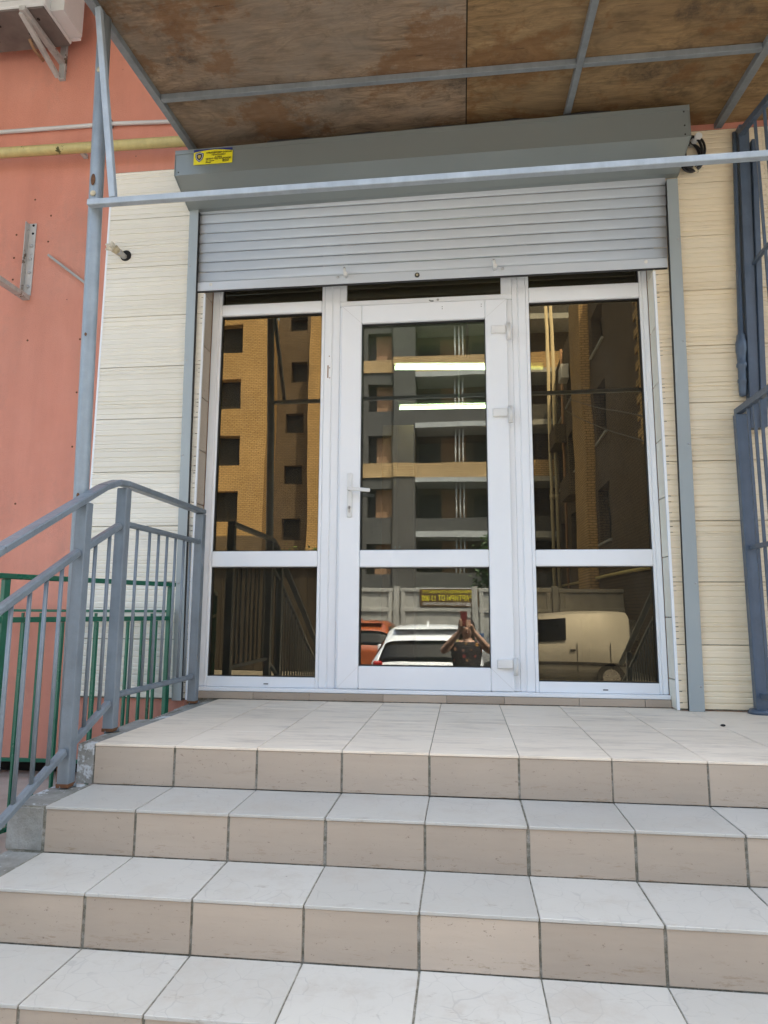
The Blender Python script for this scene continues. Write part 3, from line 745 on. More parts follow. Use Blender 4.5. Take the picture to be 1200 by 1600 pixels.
# front truss bar and struts
obj('truss_bar', MB().bar((-1.41, -1.300, 2.102), (1.66, -1.300, 2.114), .028, .026, (0, 0, 1), .002), 'truss_paint', C_)
obj('strut', MB().bar((-1.305, -1.300, 2.118), (-1.428, -1.300, 3.0), .026, .026, (0, 1, 0), .002), 'truss_paint', C_)
obj('strut', MB().bar((1.50, -1.300, 2.130), (1.50, -1.300, 3.0), .026, .026, (0, 1, 0), .002), 'truss_paint', C_)
obj('pipe_post', MB().tube([(-1.362, -1.262, -.139), (-1.376, -1.262, .9), (-1.398, -1.262, 1.9), (-1.426, -1.255, 2.994)], .0275, 18), 'post_paint', C_)
obj('pipe_post', MB().tube([(1.64, -1.262, -.139), (1.64, -1.262, 3.0)], .0275, 14), 'post_paint', C_)
for (px_, py_, pz_, a_, b_, mt_) in ((-1.404, -1.291, 2.215, .010, .026, 'rust'), (-1.401, -1.290, 2.155, .013, .012, 'foam'), (-1.416, -1.284, 2.725, .012, .014, 'foam'), (-1.372, -1.290, .905, .006, .010, 'rust'), (-1.388, -1.290, 1.55, .005, .007, 'rust')):
    obj('paint_chip', MB().sphere((px_, py_, pz_), a_, .0035, b_, 9, 7), mt_, C_)
rs = MB(); rs.tube([(-1.362, -1.262, -.139), (-1.3625, -1.262, -.085)], .0283, 14); obj('rusty_foot', rs, 'rust', C_)

# ------------------------------------------------------------------ STAIRCASE
ST = empty('tiled_staircase', (.4, -1.3, GZ), 'wide staircase and landing in beige and pale grey tiles with dark joints', 'staircase')
X0 = -1.241; TW = .3; NC = 11
XLs, XRs = -1.372, X0+NC*TW+.02
FY = [-1.284, -1.560, -1.829, -2.090, -2.36, -2.63, -2.90, -3.17]
ZT = [0.0, -.1405, -.2790, -.4185, -.558, -.697, -.836, -.975]
TH = .009
rj = random.Random(5)
def tile_src(name, w, d, h, mat, bev=.0012):
    return MB().box(-w/2, w/2, -d/2, d/2, -h/2, h/2, bev), mat
landing = obj('landing', MB().box(-1.30, XRs, FY[0]+.0035, -.0365, ZT[0]-.14, ZT[0]-.0035), 'grout', ST)
lcm = MB(); rq = random.Random(8)
for (ya, yb) in ((-1.283, -1.03), (-1.0295, -.72), (-.7195, -.42), (-.4195, -.1245)):
    w = .075+rq.uniform(-.02, .02)
    lcm.hexa([(X0-w, ya, -.14), (X0-.003, ya, -.14), (X0-.003, yb, -.14), (X0-w-.02, yb, -.14), (X0-w, ya, -.004), (X0-.003, ya, -.002), (X0-.003, yb, -.002), (X0-w-.02, yb, -.006)])
obj('cement_edge', lcm, 'old_cement', landing)
src = None
ry = [-1.286, -.975, -.662, -.348, -.0375]
for j in range(NC):
    for i in range(4):
        a, b = ry[i]+(0 if i == 0 else .001), ry[i+1]-.001
        g = .0028
        obj('tile', MB().box(X0+j*TW+g/2, X0+(j+1)*TW-g/2, a, b, -TH, rj.uniform(-.0006, .0004), .001), 'landing_tile', landing)
def riser_row(k, parent):
    zt = ZT[k]-TH-.001; zb = (ZT[k+1] if k < 7 else GZ)+.001
    for j in range(NC):
        g = .0085 if k else .007
        xa = X0+j*TW+g/2+rj.uniform(-.0015, .0015); xb = X0+(j+1)*TW-g/2+rj.uniform(-.0015, .0015)
        y = FY[k]+rj.uniform(-.0008, .0008)
        obj('riser_tile', MB().box(xa, xb, y, y+.009, zb+.001, zt, .001), 'riser_tile', parent)
riser_row(0, landing)
for k in range(1, 8):
    zb = ZT[k+1] if k < 7 else GZ
    stp = obj('step', MB().box(XLs+.012, XRs, FY[k]+.0035, FY[k-1]+.0030, zb-.02, ZT[k]-.0035), 'grout', ST)
    m = MB(); m.box(XLs, X0-.004, FY[k]+.001, FY[k-1]+.0088, zb, ZT[k]-.003, .006); obj('cement_edge', m, 'old_cement', stp)
    if k <= 5:
        s0 = None
        for j in range(NC):
            g = .0045
            w = TW-g; ya, yb = FY[k]-.0035, FY[k-1]-.0015
            if s0 is None:
                s0 = obj('tread_tile', MB().box(X0+g/2, X0+TW-g/2, ya, yb, ZT[k]-TH, ZT[k], .0012), 'tread_tile', stp)
                base = wloc(s0).copy()
            else:
                o = inst(s0, 'tread_tile', stp, base+Vector((j*TW+rj.uniform(-.001, .001), rj.uniform(-.001, .001), rj.uniform(-.0005, .0004))))
                o.rotation_euler = (rj.uniform(-.002, .002), rj.uniform(-.002, .002), 0)
        riser_row(k, stp)
# concrete body underneath
bd = MB()
for k in range(8):
    bd.box(-1.29 if k == 0 else XLs+.02, XRs-.01, FY[k]+.02, FY[k-1]+.0 if k else -.05, GZ+.001, ((ZT[k+1] if k < 7 else GZ+.03)-.03))
obj('concrete_body', bd, 'old_cement', ST)

tag(obj('pebble', MB().sphere((1.165, -.568, .0045), .011, .008, .005, 9, 6), 'dark'), 'small dark pebble lying on the landing below the right guide rail', 'pebble')
# ------------------------------------------------------------------ LEFT STAIR RAILING
def railing(X, label, landing_part=True):
    r = empty('stair_railing', (X, -1.34, -.14), label, 'railing', 'railings of the entrance stairs')
    P = 'rail_paint'
    w = .044
    posts = [(-1.338, -.1395, .868)] + ([(-1.052, .0, .972), (-.222, .0, .984)] if landing_part else []) + [(-2.72, -.835, .12)]
    for y, z0, z1 in posts:
        o = obj('post', MB().box(X-w/2, X+w/2, y-w/2, y+w/2, z0+.001, z1, .003), P, r)
        rf_ = MB(); rf_.box(X-w/2-.0012, X+w/2+.0012, y-w/2-.0012, y+w/2+.0012, z0+.0012, z0+.014, .001); obj('rusty_foot', rf_, 'rust', o)
        obj('weld', MB().tube([(X-.012, y-.02, z0+.003), (X+.024, y+.024, z0+.003)], .008, 6), P, o)
    hand = [(-3.05, -.012), (-1.784, .652), (-1.22, .948), (-1.12, .985), (-1.052, .993)]
    if landing_part: hand.append((-.205, .998))
    h = MB()
    for (a, b) in zip(hand, hand[1:]): h.bar((X, a[0], a[1]), (X, b[0], b[1]), .048, .024, (0, 0, 1), .004)
    obj('handrail', h, P, r)
    def rail(pts, nm, t=.028):
        for a, b in zip(pts, pts[1:]): obj(nm, MB().bar((X, a[0], a[1]), (X, b[0], b[1]), t, t, (0, 0, 1), .006), P, r)
    rail([(-3.05, -.205), (-1.362, .682)], 'middle_rail'); rail([(-1.314, .704), (-1.076, .815)], 'middle_rail')
    rail([(-3.05, -.80), (-1.362, -.016)], 'bottom_rail'); rail([(-1.314, .003), (-1.076, .112)], 'bottom_rail')
    if landing_part: rail([(-1.028, .828), (-.246, .834)], 'middle_rail', .024); rail([(-1.028, .136), (-.246, .136)], 'bottom_rail', .024)
    def lin(y, a, b): return a[1]+(y-a[0])*(b[1]-a[1])/(b[0]-a[0])
    for y in (-1.452, -1.536, -1.620, -1.706, -1.79, -1.875, -1.96, -2.045, -2.13, -2.215, -2.30, -2.385, -2.47, -2.55, -2.63, -2.80, -2.88, -2.96):
        t, b = lin(y, (-3.05, -.205), (-1.362, .682)), lin(y, (-3.05, -.80), (-1.362, -.016))
        obj('baluster', MB().tube([(X, y, b+.008), (X, y, t-.008)], .0072, 8), P, r)
    for y in (-1.245, -1.146):
        t, b = lin(y, (-1.314, .704), (-1.076, .815)), lin(y, (-1.314, .003), (-1.076, .112))
        obj('baluster', MB().tube([(X, y, b+.008), (X, y, t-.008)], .0075, 8), P, r)
    if landing_part:
        for y in (-.918, -.802, -.711, -.621, -.526, -.426, -.345):
            obj('baluster', MB().tube([(X, y, .144), (X, y, .822)], .0070, 8), P, r)
    return r
railing(-1.312, 'grey painted steel stair railing with thin balusters on the left of the steps')
# ------------------------------------------------------------------ RIGHT GRILLE and railing
G = empty('side_grille', (1.48, -.7, 0), 'dark blue grey steel grille fence at the right edge of the landing', 'grille')
gp = 'grille_paint'; XG = 1.485
def gb(nm, a, b, w, h, bev=.002): return obj(nm, MB().bar(a, b, w, h, (0, 0, 1), bev), gp, G)
o = obj('post', MB().box(XG-.028, XG+.030, -.185, -.145, .001, 1.470, .003), gp, G)
fl = MB(); fl.tube([(XG, -.165, .001), (XG, -.165, .022)], [.062, .05], 18); obj('base_flange', fl, gp, o)
obj('post', MB().box(XG-.022, XG+.022, -1.06, -1.016, .001, 1.47, .003), gp, G)
gb('top_rail', (XG, -.13, 1.492), (XG, -1.08, 1.492), .03, .034); gb('middle_rail', (XG, -.186, .792), (XG, -1.015, .792), .022, .022); gb('bottom_rail', (XG, -.186, .085), (XG, -1.015, .085), .022, .026)
for y in (-.262, -.335, -.41, -.49, -.57, -.65, -.73, -.81, -.89, -.96):
    obj('bar', MB().bar((XG, y, .099), (XG, y, 1.474), .012, .012, (0, 1, 0)), gp, G)
# upper part up to the canopy
m = MB(); m.hexa([(1.532, -.172, 1.40), (1.578, -.172, 1.40), (1.578, -.1245, 1.40), (1.532, -.1245, 1.40), (1.585, -.172, 3.08), (1.636, -.172, 3.08), (1.636, -.1245, 3.08), (1.585, -.1245, 3.08)])
obj('upper_post', m, gp, G)
m = MB(); m.hexa([(1.581, -.185, 1.40), (1.606, -.185, 1.40), (1.606, -.1245, 1.40), (1.581, -.1245, 1.40), (1.640, -.185, 2.98), (1.666, -.185, 2.98), (1.666, -.1245, 2.98), (1.640, -.1245, 2.98)])
obj('upper_post', m, gp, G)
gb('upper_rail', (1.585, -.19, 3.02), (1.585, -1.05, 2.84), .030, .034); gb('upper_rail', (1.595, -.19, 2.27), (1.595, -1.05, 2.27), .018, .022)
for y in (-.345, -.45, -.56, -.67, -.78, -.89, -1.0):
    zt = 3.02-(-.19-y)*.209
    obj('bar', MB().bar((1.590, y, 1.40), (1.590, y, zt-.018), .012, .012, (0, 1, 0)), gp, G)
cdm = MB(); pts = []; rr = []
prof_ = [(1.57, .006), (1.575, .016), (1.60, .018), (1.64, .019), (1.645, .022), (1.66, .022), (1.665, .019), (1.72, .020), (1.73, .026), (1.745, .026), (1.75, .021), (1.80, .024), (1.81, .027), (1.86, .027), (1.87, .023), (1.90, .020), (1.905, .014), (2.9, .011), (3.05, .011)]
for z, q in prof_: pts.append((1.512+.056*(z-1.57)/1.5, -.150, z)); rr.append(q)
tag(obj('conduit', MB().tube(pts, rr, 10), gp), 'painted cable conduit with taped joints running up beside the right grille post', 'conduit')
railing(1.56, 'grey painted steel stair railing on the right of the steps', False)

# ------------------------------------------------------------------ GREEN RAILINGS (left)
def green(name, A, Bp, z_top, z_mid, z_bot, label, sp, top2=None):
    A, Bp = Vector(A), Vector(Bp); L = (Bp-A).length; d = (Bp-A)/L
    g = empty(name, (A.x, A.y, -.42), label, 'railing', 'green railings beside the stairs')
    gp = 'green_paint'
    P = lambda t, z: (A.x+d.x*t, A.y+d.y*t, z)
    if z_top: obj('handrail', MB().bar(P(-.02, z_top), P(L, z_top), .036, .022, (0, 0, 1), .003), gp, g)
    obj('middle_rail', MB().bar(P(0, z_mid), P(L, z_mid), .022, .022 if z_top else .014, (0, 0, 1), .002), gp, g)
    obj('bottom_rail', MB().bar(P(0, z_bot), P(L, z_bot), .022, .018, (0, 0, 1), .002), gp, g)
    if z_top:
        for t in (0, L*.5, L): obj('post', MB().bar(P(t, -.419), P(t, z_top-.012), .026, .026, (d.x, d.y, 0), .002), gp, g)
    else:
        for t in (.01, L): obj('post', MB().bar(P(t, -.419), P(t, z_mid-.008), .02, .02, (d.x, d.y, 0), .002), gp, g)
    t = sp
    while t < L-.03:
        if not z_top or abs(t-L*.5) > .02: obj('baluster', MB().bar(P(t, z_bot+.01), P(t, z_mid-.012), .012, .012, (d.x, d.y, 0)), gp, g)
        t += sp
    return g
green('green_railing', (-1.447, -.25, 0), (-2.06, -2.0, 0), .607, .432, -.385, 'dark green steel railing with a double top rail close beside the steps', .0925)
green('green_railing', (-1.475, -.17, 0), (-4.2, -.21, 0), None, .468, -.315, 'thin green steel railing standing close to the pink wall', .105)

# ------------------------------------------------------------------ THINGS ON THE PINK WALL
g = empty('gas_pipe', (-3, -.18, 3.235), 'yellow gas pipe running along the pink wall', 'pipe')
obj('pipe', MB().tube([(-9, -.185, 3.262), (-2.7, -.185, 3.243), (-1.5, -.185, 3.226), (4, -.185, 3.2)], .030, 14), 'yellow_paint', g)
for x in (-4.5, -2.2, .5): obj('clamp', MB().box(x-.012, x+.012, -.16, -.1005, 3.224, 3.248), 'bracket_zinc', g)
g = empty('white_conduit', (-3, -.115, 3.43), 'thin white cable conduit above the yellow pipe on the pink wall', 'conduit')
obj('pipe', MB().tube([(-9, -.116, 3.52), (-2.777, -.116, 3.442), (-2.0, -.116, 3.436), (-1.675, -.116, 3.42), (3.5, -.116, 3.40)], .0125, 10), 'conduit_plastic', g)
for x in (-3.6, -2.04, -1.0): obj('clip', MB().box(x-.006, x+.006, -.132, -.1005, 3.417, 3.458), 'seal', g)
# stub of an insulated pipe
g = empty('insulated_pipe_stub', (-1.895, -.12, 2.555), 'cut pipe stub wrapped in torn foam sticking out of the cream tiles', 'pipe')
obj('hole', MB().disc((-1.888, -.1195, 2.556), .034, -.0025, 1, 18), 'dark', g)
obj('metal_pipe', MB().tube([(-1.893, -.10, 2.548), (-1.905, -.175, 2.553)], .017, 12), 'bracket_zinc', g)
obj('sleeve', MB().tube([(-1.900, -.150, 2.551), (-1.917, -.172, 2.561), (-1.928, -.186, 2.569)], [.019, .021, .026], 12), 'foam', g)
rf = random.Random(9); m = MB()
for i in range(15):
    a = Vector((-1.930, -.186, 2.569)); b = a+Vector((rf.uniform(-.045, .012), rf.uniform(-.035, .0), rf.uniform(-.028, .034)))
    m.tube([a, (a+b)/2+Vector((0, 0, .004)), b], [.015, .013, .004], 6)
obj('torn_foam', m, 'foam_white', g)
# empty bracket
g = empty('steel_bracket', (-2.51, -.12, 2.34), 'empty galvanised wall bracket with bolts on the pink wall', 'bracket', 'wall brackets')
m = MB(); m.box(-2.535, -2.487, -.1055, -.1005, 2.345, 2.812, .001); m.box(-2.5405, -2.5355, -.135, -.1005, 2.345, 2.812, .001); pl = obj('plate', m, 'bracket_zinc', g)
for z in (2.40, 2.49, 2.58, 2.665): obj('bolt', MB().sphere((-2.508, -.106, z), .010, .008, .010, 8, 6), 'screw', pl)
for z in (2.745, 2.798): obj('bolt_hole', MB().disc((-2.505, -.1055, z), .008, -.0015, 1, 8), 'dark', pl)
m = MB(); m.bar((-2.515, -.1005, 2.330), (-2.515, -.62, 2.318), .046, .028, (0, 0, 1), .002); obj('arm', m, 'bracket_zinc', g)
g2 = obj('metal_strip', MB().bar((-2.385, -.108, 2.592), (-2.10, -.108, 2.372), .014, .034, (0, -1, 0), .001), 'slab_grey')
g2.data.transform(Matrix.Identity(4)); tag(g2, 'grey flat strip stuck slantwise on the pink wall behind the pipe post', 'strip')
# AC unit
A = empty('air_conditioner', (-2.67, -.35, 3.91), 'white air conditioner outdoor unit high on the pink wall', 'air conditioner')
obj('casing', MB().box(-3.07, -2.275, -.50, -.21, 3.918, 4.46, .022, 3), 'ac_white', A)
pan = MB(); pan.box(-3.062, -2.283, -.492, -.218, 3.905, 3.9175, .003); pan = obj('base_pan', pan, 'pan_dirty', A)
for x, y in ((-2.47, -.33), (-2.50, -.28), (-2.62, -.40), (-2.7, -.3), (-2.36, -.42)): obj('drain_hole', MB().disc((x, y, 3.9052), .010, -.0015, 2, 8), 'dark', pan)
for i, z in enumerate((3.96, 4.0)): obj('panel_seam', MB().box(-2.62, -2.40, -.5012, -.4995, z, z+.003), 'slab_grey', A)
fg = MB()
for q in range(7):
    rr_ = .05+.028*q; fg.tube([(-2.80+rr_*math.cos(2*math.pi*i/24), -.508, 4.19+rr_*math.sin(2*math.pi*i/24)) for i in range(25)], .003, 5, False)
obj('fan_guard', fg, 'ac_white', A)
m = MB(); m.prism([(-.44, 3.93), (-.25, 3.93), (-.25, 4.25), (-.32, 4.30), (-.44, 4.30)], 0, -2.2745, -2.19); vc = obj('valve_cover', m, 'ac_white', A)
obj('side_flange', MB().box(-2.2745, -2.215, -.245, -.215, 3.935, 4.45, .004), 'ac_white', A)
g = empty('steel_bracket', (-2.40, -.12, 3.79), 'painted wall bracket with slanting brace carrying the air conditioner', 'bracket', 'wall brackets')
obj('wall_leg', MB().box(-2.415, -2.375, -.122, -.1005, 3.775, 4.02, .002), 'bracket_zinc', g)
obj('arm', MB().bar((-2.395, -.1225, 3.889), (-2.395, -.52, 3.889), .036, .030, (0, 0, 1), .002), 'bracket_zinc', g)
obj('brace', MB().bar((-2.412, -.126, 3.785), (-2.412, -.50, 3.878), .03, .022, (0, 0, 1), .002), 'bracket_zinc', g)
m = MB(); m.tube([(-2.43, -.25, 3.79), (-2.44, -.33, 3.80), (-2.445, -.37, 3.83)], .009, 8); obj('drain_pipe', m, 'tan_panel', g)

# ------------------------------------------------------------------ INSIDE THE SHOP
def tube_lamp(x0, x1, y, z, dz, label):
    t = empty('fluorescent_lamp', ((x0+x1)/2, y, z), label, 'lamp', 'fluorescent tubes inside the shop')
    obj('tube', MB().tube([(x0+.02, y, z), (x1-.02, y, z+dz)], .0155, 12), 'tube_light', t)
    obj('housing', MB().hexa([(x0, y-.03, z+.03), (x1, y-.03, z+dz+.03), (x1, y+.03, z+dz+.03), (x0, y+.03, z+.03), (x0, y-.03, z+.06), (x1, y-.03, z+dz+.06), (x1, y+.03, z+dz+.06), (x0, y+.03, z+.06)]), 'white_plastic', t)
    obj('hanger', MB().box((x0+x1)/2-.01, (x0+x1)/2+.01, y-.01, y+.01, z+.06+dz/2, 2.899), 'white_plastic', t)
    for x in (x0, x1-.019): obj('lamp_holder', MB().box(x, x+.019, y-.022, y+.022, z-.022+dz*(x > x0+.1), z+.029+dz*(x > x0+.1)), 'white_plastic', t)
tube_lamp(-.46, .735, 1.5, 2.405, -.042, 'upper lit fluorescent tube lamp seen through the door glass')
tube_lamp(-.535, .66, 2.72, 2.445, -.012, 'lower lit fluorescent tube lamp seen through the door glass')
cb = empty('tall_cabinet', (-.55, 3.0, 0), 'brown wooden cabinet inside the shop seen through the door glass', 'cabinet')
obj('carcass', MB().box(-.72, -.40, 2.99, 3.4, .001, 2.35), 'interior_wood', cb)
for xa, xb in ((-.718, -.562), (-.558, -.402)):
    d = obj('cabinet_door', MB().box(xa, xb, 2.965, 2.989, .06, 2.34, .003), 'interior_wood', cb); obj('knob', MB().sphere((xb-.02 if xa < -.6 else xa+.02, 2.957, 1.1), .012, .012, .012, 8, 6), 'screw', d)
br = empty('broom', (-1.26, .5, 0), 'pale wooden broom handle leaning inside the left window', 'broom')
obj('handle', MB().tube([(-1.265, .50, .02), (-1.475, .42, 1.62)], .012, 10), 'foam', br); obj('head', MB().box(-1.38, -1.14, .46, .54, .001, .06, .01), 'interior_wood', br)
idr = empty('inner_door', (.80, .55, 0), 'cream inner door standing open behind the right window', 'door')
obj('leaf', MB().box(.755, .805, .40, 1.25, .005, 2.5, .004), 'foam', idr)
h = MB(); h.tube([(.754, .50, 1.02), (.715, .50, 1.02), (.71, .60, 1.02)], .010, 8); obj('handle', h, 'screw', idr)

# ------------------------------------------------------------------ STREET BEHIND THE CAMERA (seen in the glass)
def holed(m, x0, x1, z0, z1, y, holes, depth):
    """front wall with rectangular holes and their reveals"""
    xs = sorted({x0, x1, *[h[0] for h in holes], *[h[1] for h in holes]}); zs = sorted({z0, z1, *[h[2] for h in holes], *[h[3] for h in holes]})
    for a, b in zip(xs, xs[1:]):
        for c, d in zip(zs, zs[1:]):
            cx, cz_ = (a+b)/2, (c+d)/2
            if any(h[0] < cx < h[1] and h[2] < cz_ < h[3] for h in holes): continue
            m.quad((a, y, c), (b, y, c), (b, y, d), (a, y, d))
    for h in holes:
        a, b, c, d = h; q = y-depth
        m.quad((a, y, c), (a, q, c), (a, q, d), (a, y, d)); m.quad((b, y, c), (b, q, c), (b, q, d), (b, y, d))
        m.quad((a, y, c), (b, y, c), (b, q, c), (a, q, c)); m.quad((a, y, d), (b, y, d), (b, q, d), (a, q, d))
    return m
AB = empty('apartment_building', (-4, -36, GZ), 'unfinished apartment block of yellow and grey brick across the street, reflected in the glass', 'building')
HT = 17.7
def section(x0, x1, y, mat, holes, depth=.6, z0=GZ, side=True):
    m = MB(); holed(m, x0, x1, z0, HT, y, holes, depth)
    m.quad((x0, y, z0), (x0, y-8, z0), (x0, y-8, HT), (x0, y, HT)); m.quad((x1, y, z0), (x1, y-8, z0), (x1, y-8, HT), (x1, y, HT))
    m.quad((x0, y, HT), (x1, y, HT), (x1, y-8, HT), (x0, y-8, HT))
    w = obj('wall', m, mat, AB)
    for a, b, c, d in holes: obj('window', MB().box(a-.05, b+.05, y-depth-.1, y-depth-.003, c-.05, d+.05), 'window_void', w)
    return w
FLA = [(5.3, 7.01), (8.46, 10.18), (11.7, 13.47), (15.03, 16.73), (18.2, 19.9), (2.1, 3.8)]
section(-15.2, -10.78, -32, 'yellow_brick', [(x, x+1.65, a, b) for x in (-13.9,) for a, b in FLA[:4]], .55, 4.5)
m = MB(); m.box(-15.2, -10.76, -40, -31.96, GZ, 4.49); obj('ground_floor', m, 'brown_brick', AB)
k = 1.056
section(-10.78, -8.35, -34, 'brown_brick', [(.079+(a-.079)*k, .079+(b-.079)*k, .475+(c-.475)*k, .475+(d-.475)*k) for a, b, c, d in ((-9.48, -8.53, 16.17, 17.25), (-9.4, -8.46, 13.18, 14.34), (-9.62, -8.58, 10.2, 11.37), (-9.66, -8.62, 7.28, 8.41), (-9.7, -8.69, 4.28, 5.45))], .4)
section(-8.35, -5.62, -32, 'yellow_brick', [])
section(-5.62, -3.62, -32.25, 'grey_brick', [(-5.05, -3.72, a, b) for a, b in ((5.49, 7.04), (8.43, 10.07), (11.41, 12.92), (14.31, 15.94), (2.4, 4.0))], .6)
section(-3.62, -2.40, -32, 'grey_brick', [])
for z0, z1 in ((7.63, 8.41), (13.56, 14.3)): obj('brick_band', MB().box(-5.62, -3.62, -32.3, -32.18, z0, z1), 'yellow_brick', AB)
for z0, z1 in ((7.63, 8.41), (13.9, 14.4)): obj('brick_band', MB().box(-3.63, -2.39, -32.1, -31.95, z0, z1), 'yellow_brick', AB)
for i in range(5): obj('window_panel', MB().box(-4.62, -3.75, -32.75, -32.7, (2.4, 5.49, 8.43, 11.41, 14.31)[i], (4.0, 7.04, 10.07, 12.92, 15.94)[i]), 'tan_panel', AB)
# loggias
lg = MB(); lg.box(-2.40, 7.0, -40, -34, GZ, HT); lg = obj('loggia_wall', lg, 'brown_brick', AB)
for i, (s0, s1, par, pm) in enumerate(((1.4, 1.7, .8, 'grey_brick'), (4.33, 4.64, .75, 'grey_brick'), (7.32, 7.57, .84, 'yellow_brick'), (10.32, 10.6, .85, 'grey_brick'), (13.24, 13.49, .92, 'yellow_brick'), (16.3, 16.6, .8, 'grey_brick'))):
    sb = obj('floor_slab', MB().box(-2.39, 7.0, -34, -31.93, s0, s1), 'slab_grey', AB)
    obj('parapet', MB().box(-2.39, 7.0, -32.2, -32, s1, s1+par), pm, sb)
    for x in (-.23, -.02, .18): obj('pipe', MB().tube([(x, -32.4, s1+.01), (x, -32.4, s1+2.7)], .045, 8), 'pole_white', sb)
    obj('doorway', MB().box(-2.29, -1.1, -33.999, -33.96, s1+.3, s1+2.35), 'window_void', sb); obj('panel', MB().box(-1.05, .35, -33.999, -33.96, s1+.01, s1+2.6), 'tan_panel', sb)
    obj('doorway', MB().box(.75, 1.9, -33.999, -33.96, s1+.3, s1+2.35), 'window_void', sb)
    obj('divider', MB().box(3.0, 3.3, -34, -32.2, s1, s1+2.72), 'grey_brick', sb)

# wing on the right
WB = empty('brick_wing', (8, -20, GZ), 'grey brick wing with yellow brick corners and narrow windows, reflected in the right pane', 'building')
m = MB(); WX = 5.0
ys = [(-21.2, -19.3), (-27.6, -25.9), (-30.8, -29.2)]; zsw = [(2.9, 4.85), (6.6, 8.45), (9.9, 11.4), (-.4, 1.2)]
hs = [(a, b, c, d) for a, b in ys for c, d in zsw]
xs_ = sorted({-31.2, -13.5, *[q for h in hs for q in h[:2]]}); zz_ = sorted({GZ, 13.0, *[q for h in hs for q in h[2:]]})
for a, b in zip(xs_, xs_[1:]):
    for c, d in zip(zz_, zz_[1:]):
        if any(h[0] < (a+b)/2 < h[1] and h[2] < (c+d)/2 < h[3] for h in hs): continue
        m.quad((WX, a, c), (WX, b, c), (WX, b, d), (WX, a, d))
for a, b, c, d in hs:
    for p in (((a, c), (a, d)), ((b, c), (b, d)), ((a, c), (b, c)), ((a, d), (b, d))):
        m.quad((WX, *p[0]), (WX+.4, *p[0]), (WX+.4, *p[1]), (WX, *p[1]))
m.quad((WX, -13.5, GZ), (14, -13.5, GZ), (14, -13.5, 13), (WX, -13.5, 13)); m.quad((WX, -31.2, 13), (14, -31.2, 13), (14, -13.5, 13), (WX, -13.5, 13)); m.quad((WX, -31.2, GZ), (14, -31.2, GZ), (14, -31.2, 13), (WX, -31.2, 13))
ww = obj('wall', m, 'brown_brick', WB)
for a, b, c, d in hs:
    o = obj('window', MB().box(WX+.36, WX+.42, a-.05, b+.05, c-.05, d+.05), 'window_void', ww); 
    obj('sill', MB().box(WX-.08, WX+.2, a-.1, b+.1, c-.08, c-.001), 'slab_grey', ww)
obj('brick_pier', MB().box(WX-.35, WX+.1, -24.1, -21.7, GZ, 13.2), 'yellow_brick', WB)
z = 5.0; i = 0
while z < 12.6:
    obj('quoin', MB().box(WX-.03, WX+.3, -14.95-(.35 if i % 2 else 0), -13.47, z, z+.235), 'yellow_brick', WB); z += .245; i += 1
for j, y in enumerate((-25.4, -28.9)): obj('overhang', MB().box(WX-.55, WX, y-1.4, y+1.0, 5.3+3.0*j, 6.2+3.0*j), 'brown_brick', WB)  # brick balconies of the wing
obj('cooling_unit', MB().box(WX-.4, WX, -27.4, -26.6, 11.0, 11.7, .03), 'ac_white', WB)
g = empty('downpipe', (4.9, -28.3, GZ), 'pale downpipe on the grey brick wing, reflected in the right window', 'pipe')
obj('pipe', MB().tube([(4.88, -28.2, GZ), (4.88, -28.2, 13)], .06, 8), 'tan_panel', g); obj('bracket', MB().box(4.88, 5.0, -28.25, -28.15, 6, 6.1), 'slab_grey', g)
g = empty('gas_pipe', (4.9, -20, 1.4), 'yellow gas pipe along the grey brick wing, reflected in the right window', 'pipe')
obj('pipe', MB().tube([(4.9, -31, 1.75), (4.9, -13.6, 1.65)], .05, 8), 'yellow_paint', g); obj('bracket', MB().box(4.9, 5.0, -20.05, -19.95, 1.66, 1.74), 'slab_grey', g)

for x in (4.50, 4.74):
    g = empty('standing_pipe', (x, -30, GZ), 'tall cream pipe by the flats reflected in the right window, ' + ('left of the pair' if x < 4.6 else 'right of the pair'), 'pipe', 'tall cream pipes by the flats')
    obj('pipe', MB().tube([(x, -30, GZ), (x, -30, 16.5)], .085, 10), 'foam', g); obj('collar', MB().tube([(x, -30, 6.0), (x, -30, 6.25)], .11, 10), 'foam', g)
# concrete fence with banner
FN = empty('concrete_fence', (-4, -18, GZ), 'grey concrete panel fence along the far side of the yard, reflected in the door', 'fence')
x = -16.84
while x < 4.2:
    obj('post', MB().box(x-.09, x+.09, -18.1, -17.9, GZ, 1.26, .01), 'fence_concrete', FN)
    p = obj('panel', MB().box(x+.10, x+2.37, -18.06, -17.99, GZ, 1.20, .005), 'fence_concrete', FN)
    for za, zb in ((1.08, 1.2), (.46, .58), (GZ, GZ+.15)): obj('rib', MB().box(x+.11, x+2.36, -17.9895, -17.93, za, zb-.001, .01), 'fence_concrete', p)
    for xa in (x+.14, x+2.2): obj('rib', MB().box(xa, xa+.13, -17.9885, -17.935, GZ+.16, 1.07, .01), 'fence_concrete', p)
    x += 2.47
BN = obj('banner', MB().box(-1.31, .57, -17.925, -17.915, .62, 1.18), 'banner_brown'); tag(BN, 'brown banner with yellow lettering hung on the concrete fence, seen mirrored in the door', 'banner')
def bline(s, h, z, mat, maxw, bold=0):
    me = text_mesh(s, h); w = max(v.co.x for v in me.vertices); k = maxw/w
    me.transform(Matrix.Translation((-.37+maxw/2, -17.9135, z)) @ Matrix.Rotation(math.pi, 4, 'Z') @ Matrix.Rotation(math.pi/2, 4, 'X') @ Matrix.Scale(k, 4, (1, 0, 0)))
    obj('lettering', me, mat, BN)
bline('КВАРТИРЫ ОТ 13 000', .25, .80, 'banner_yellow', 1.76)
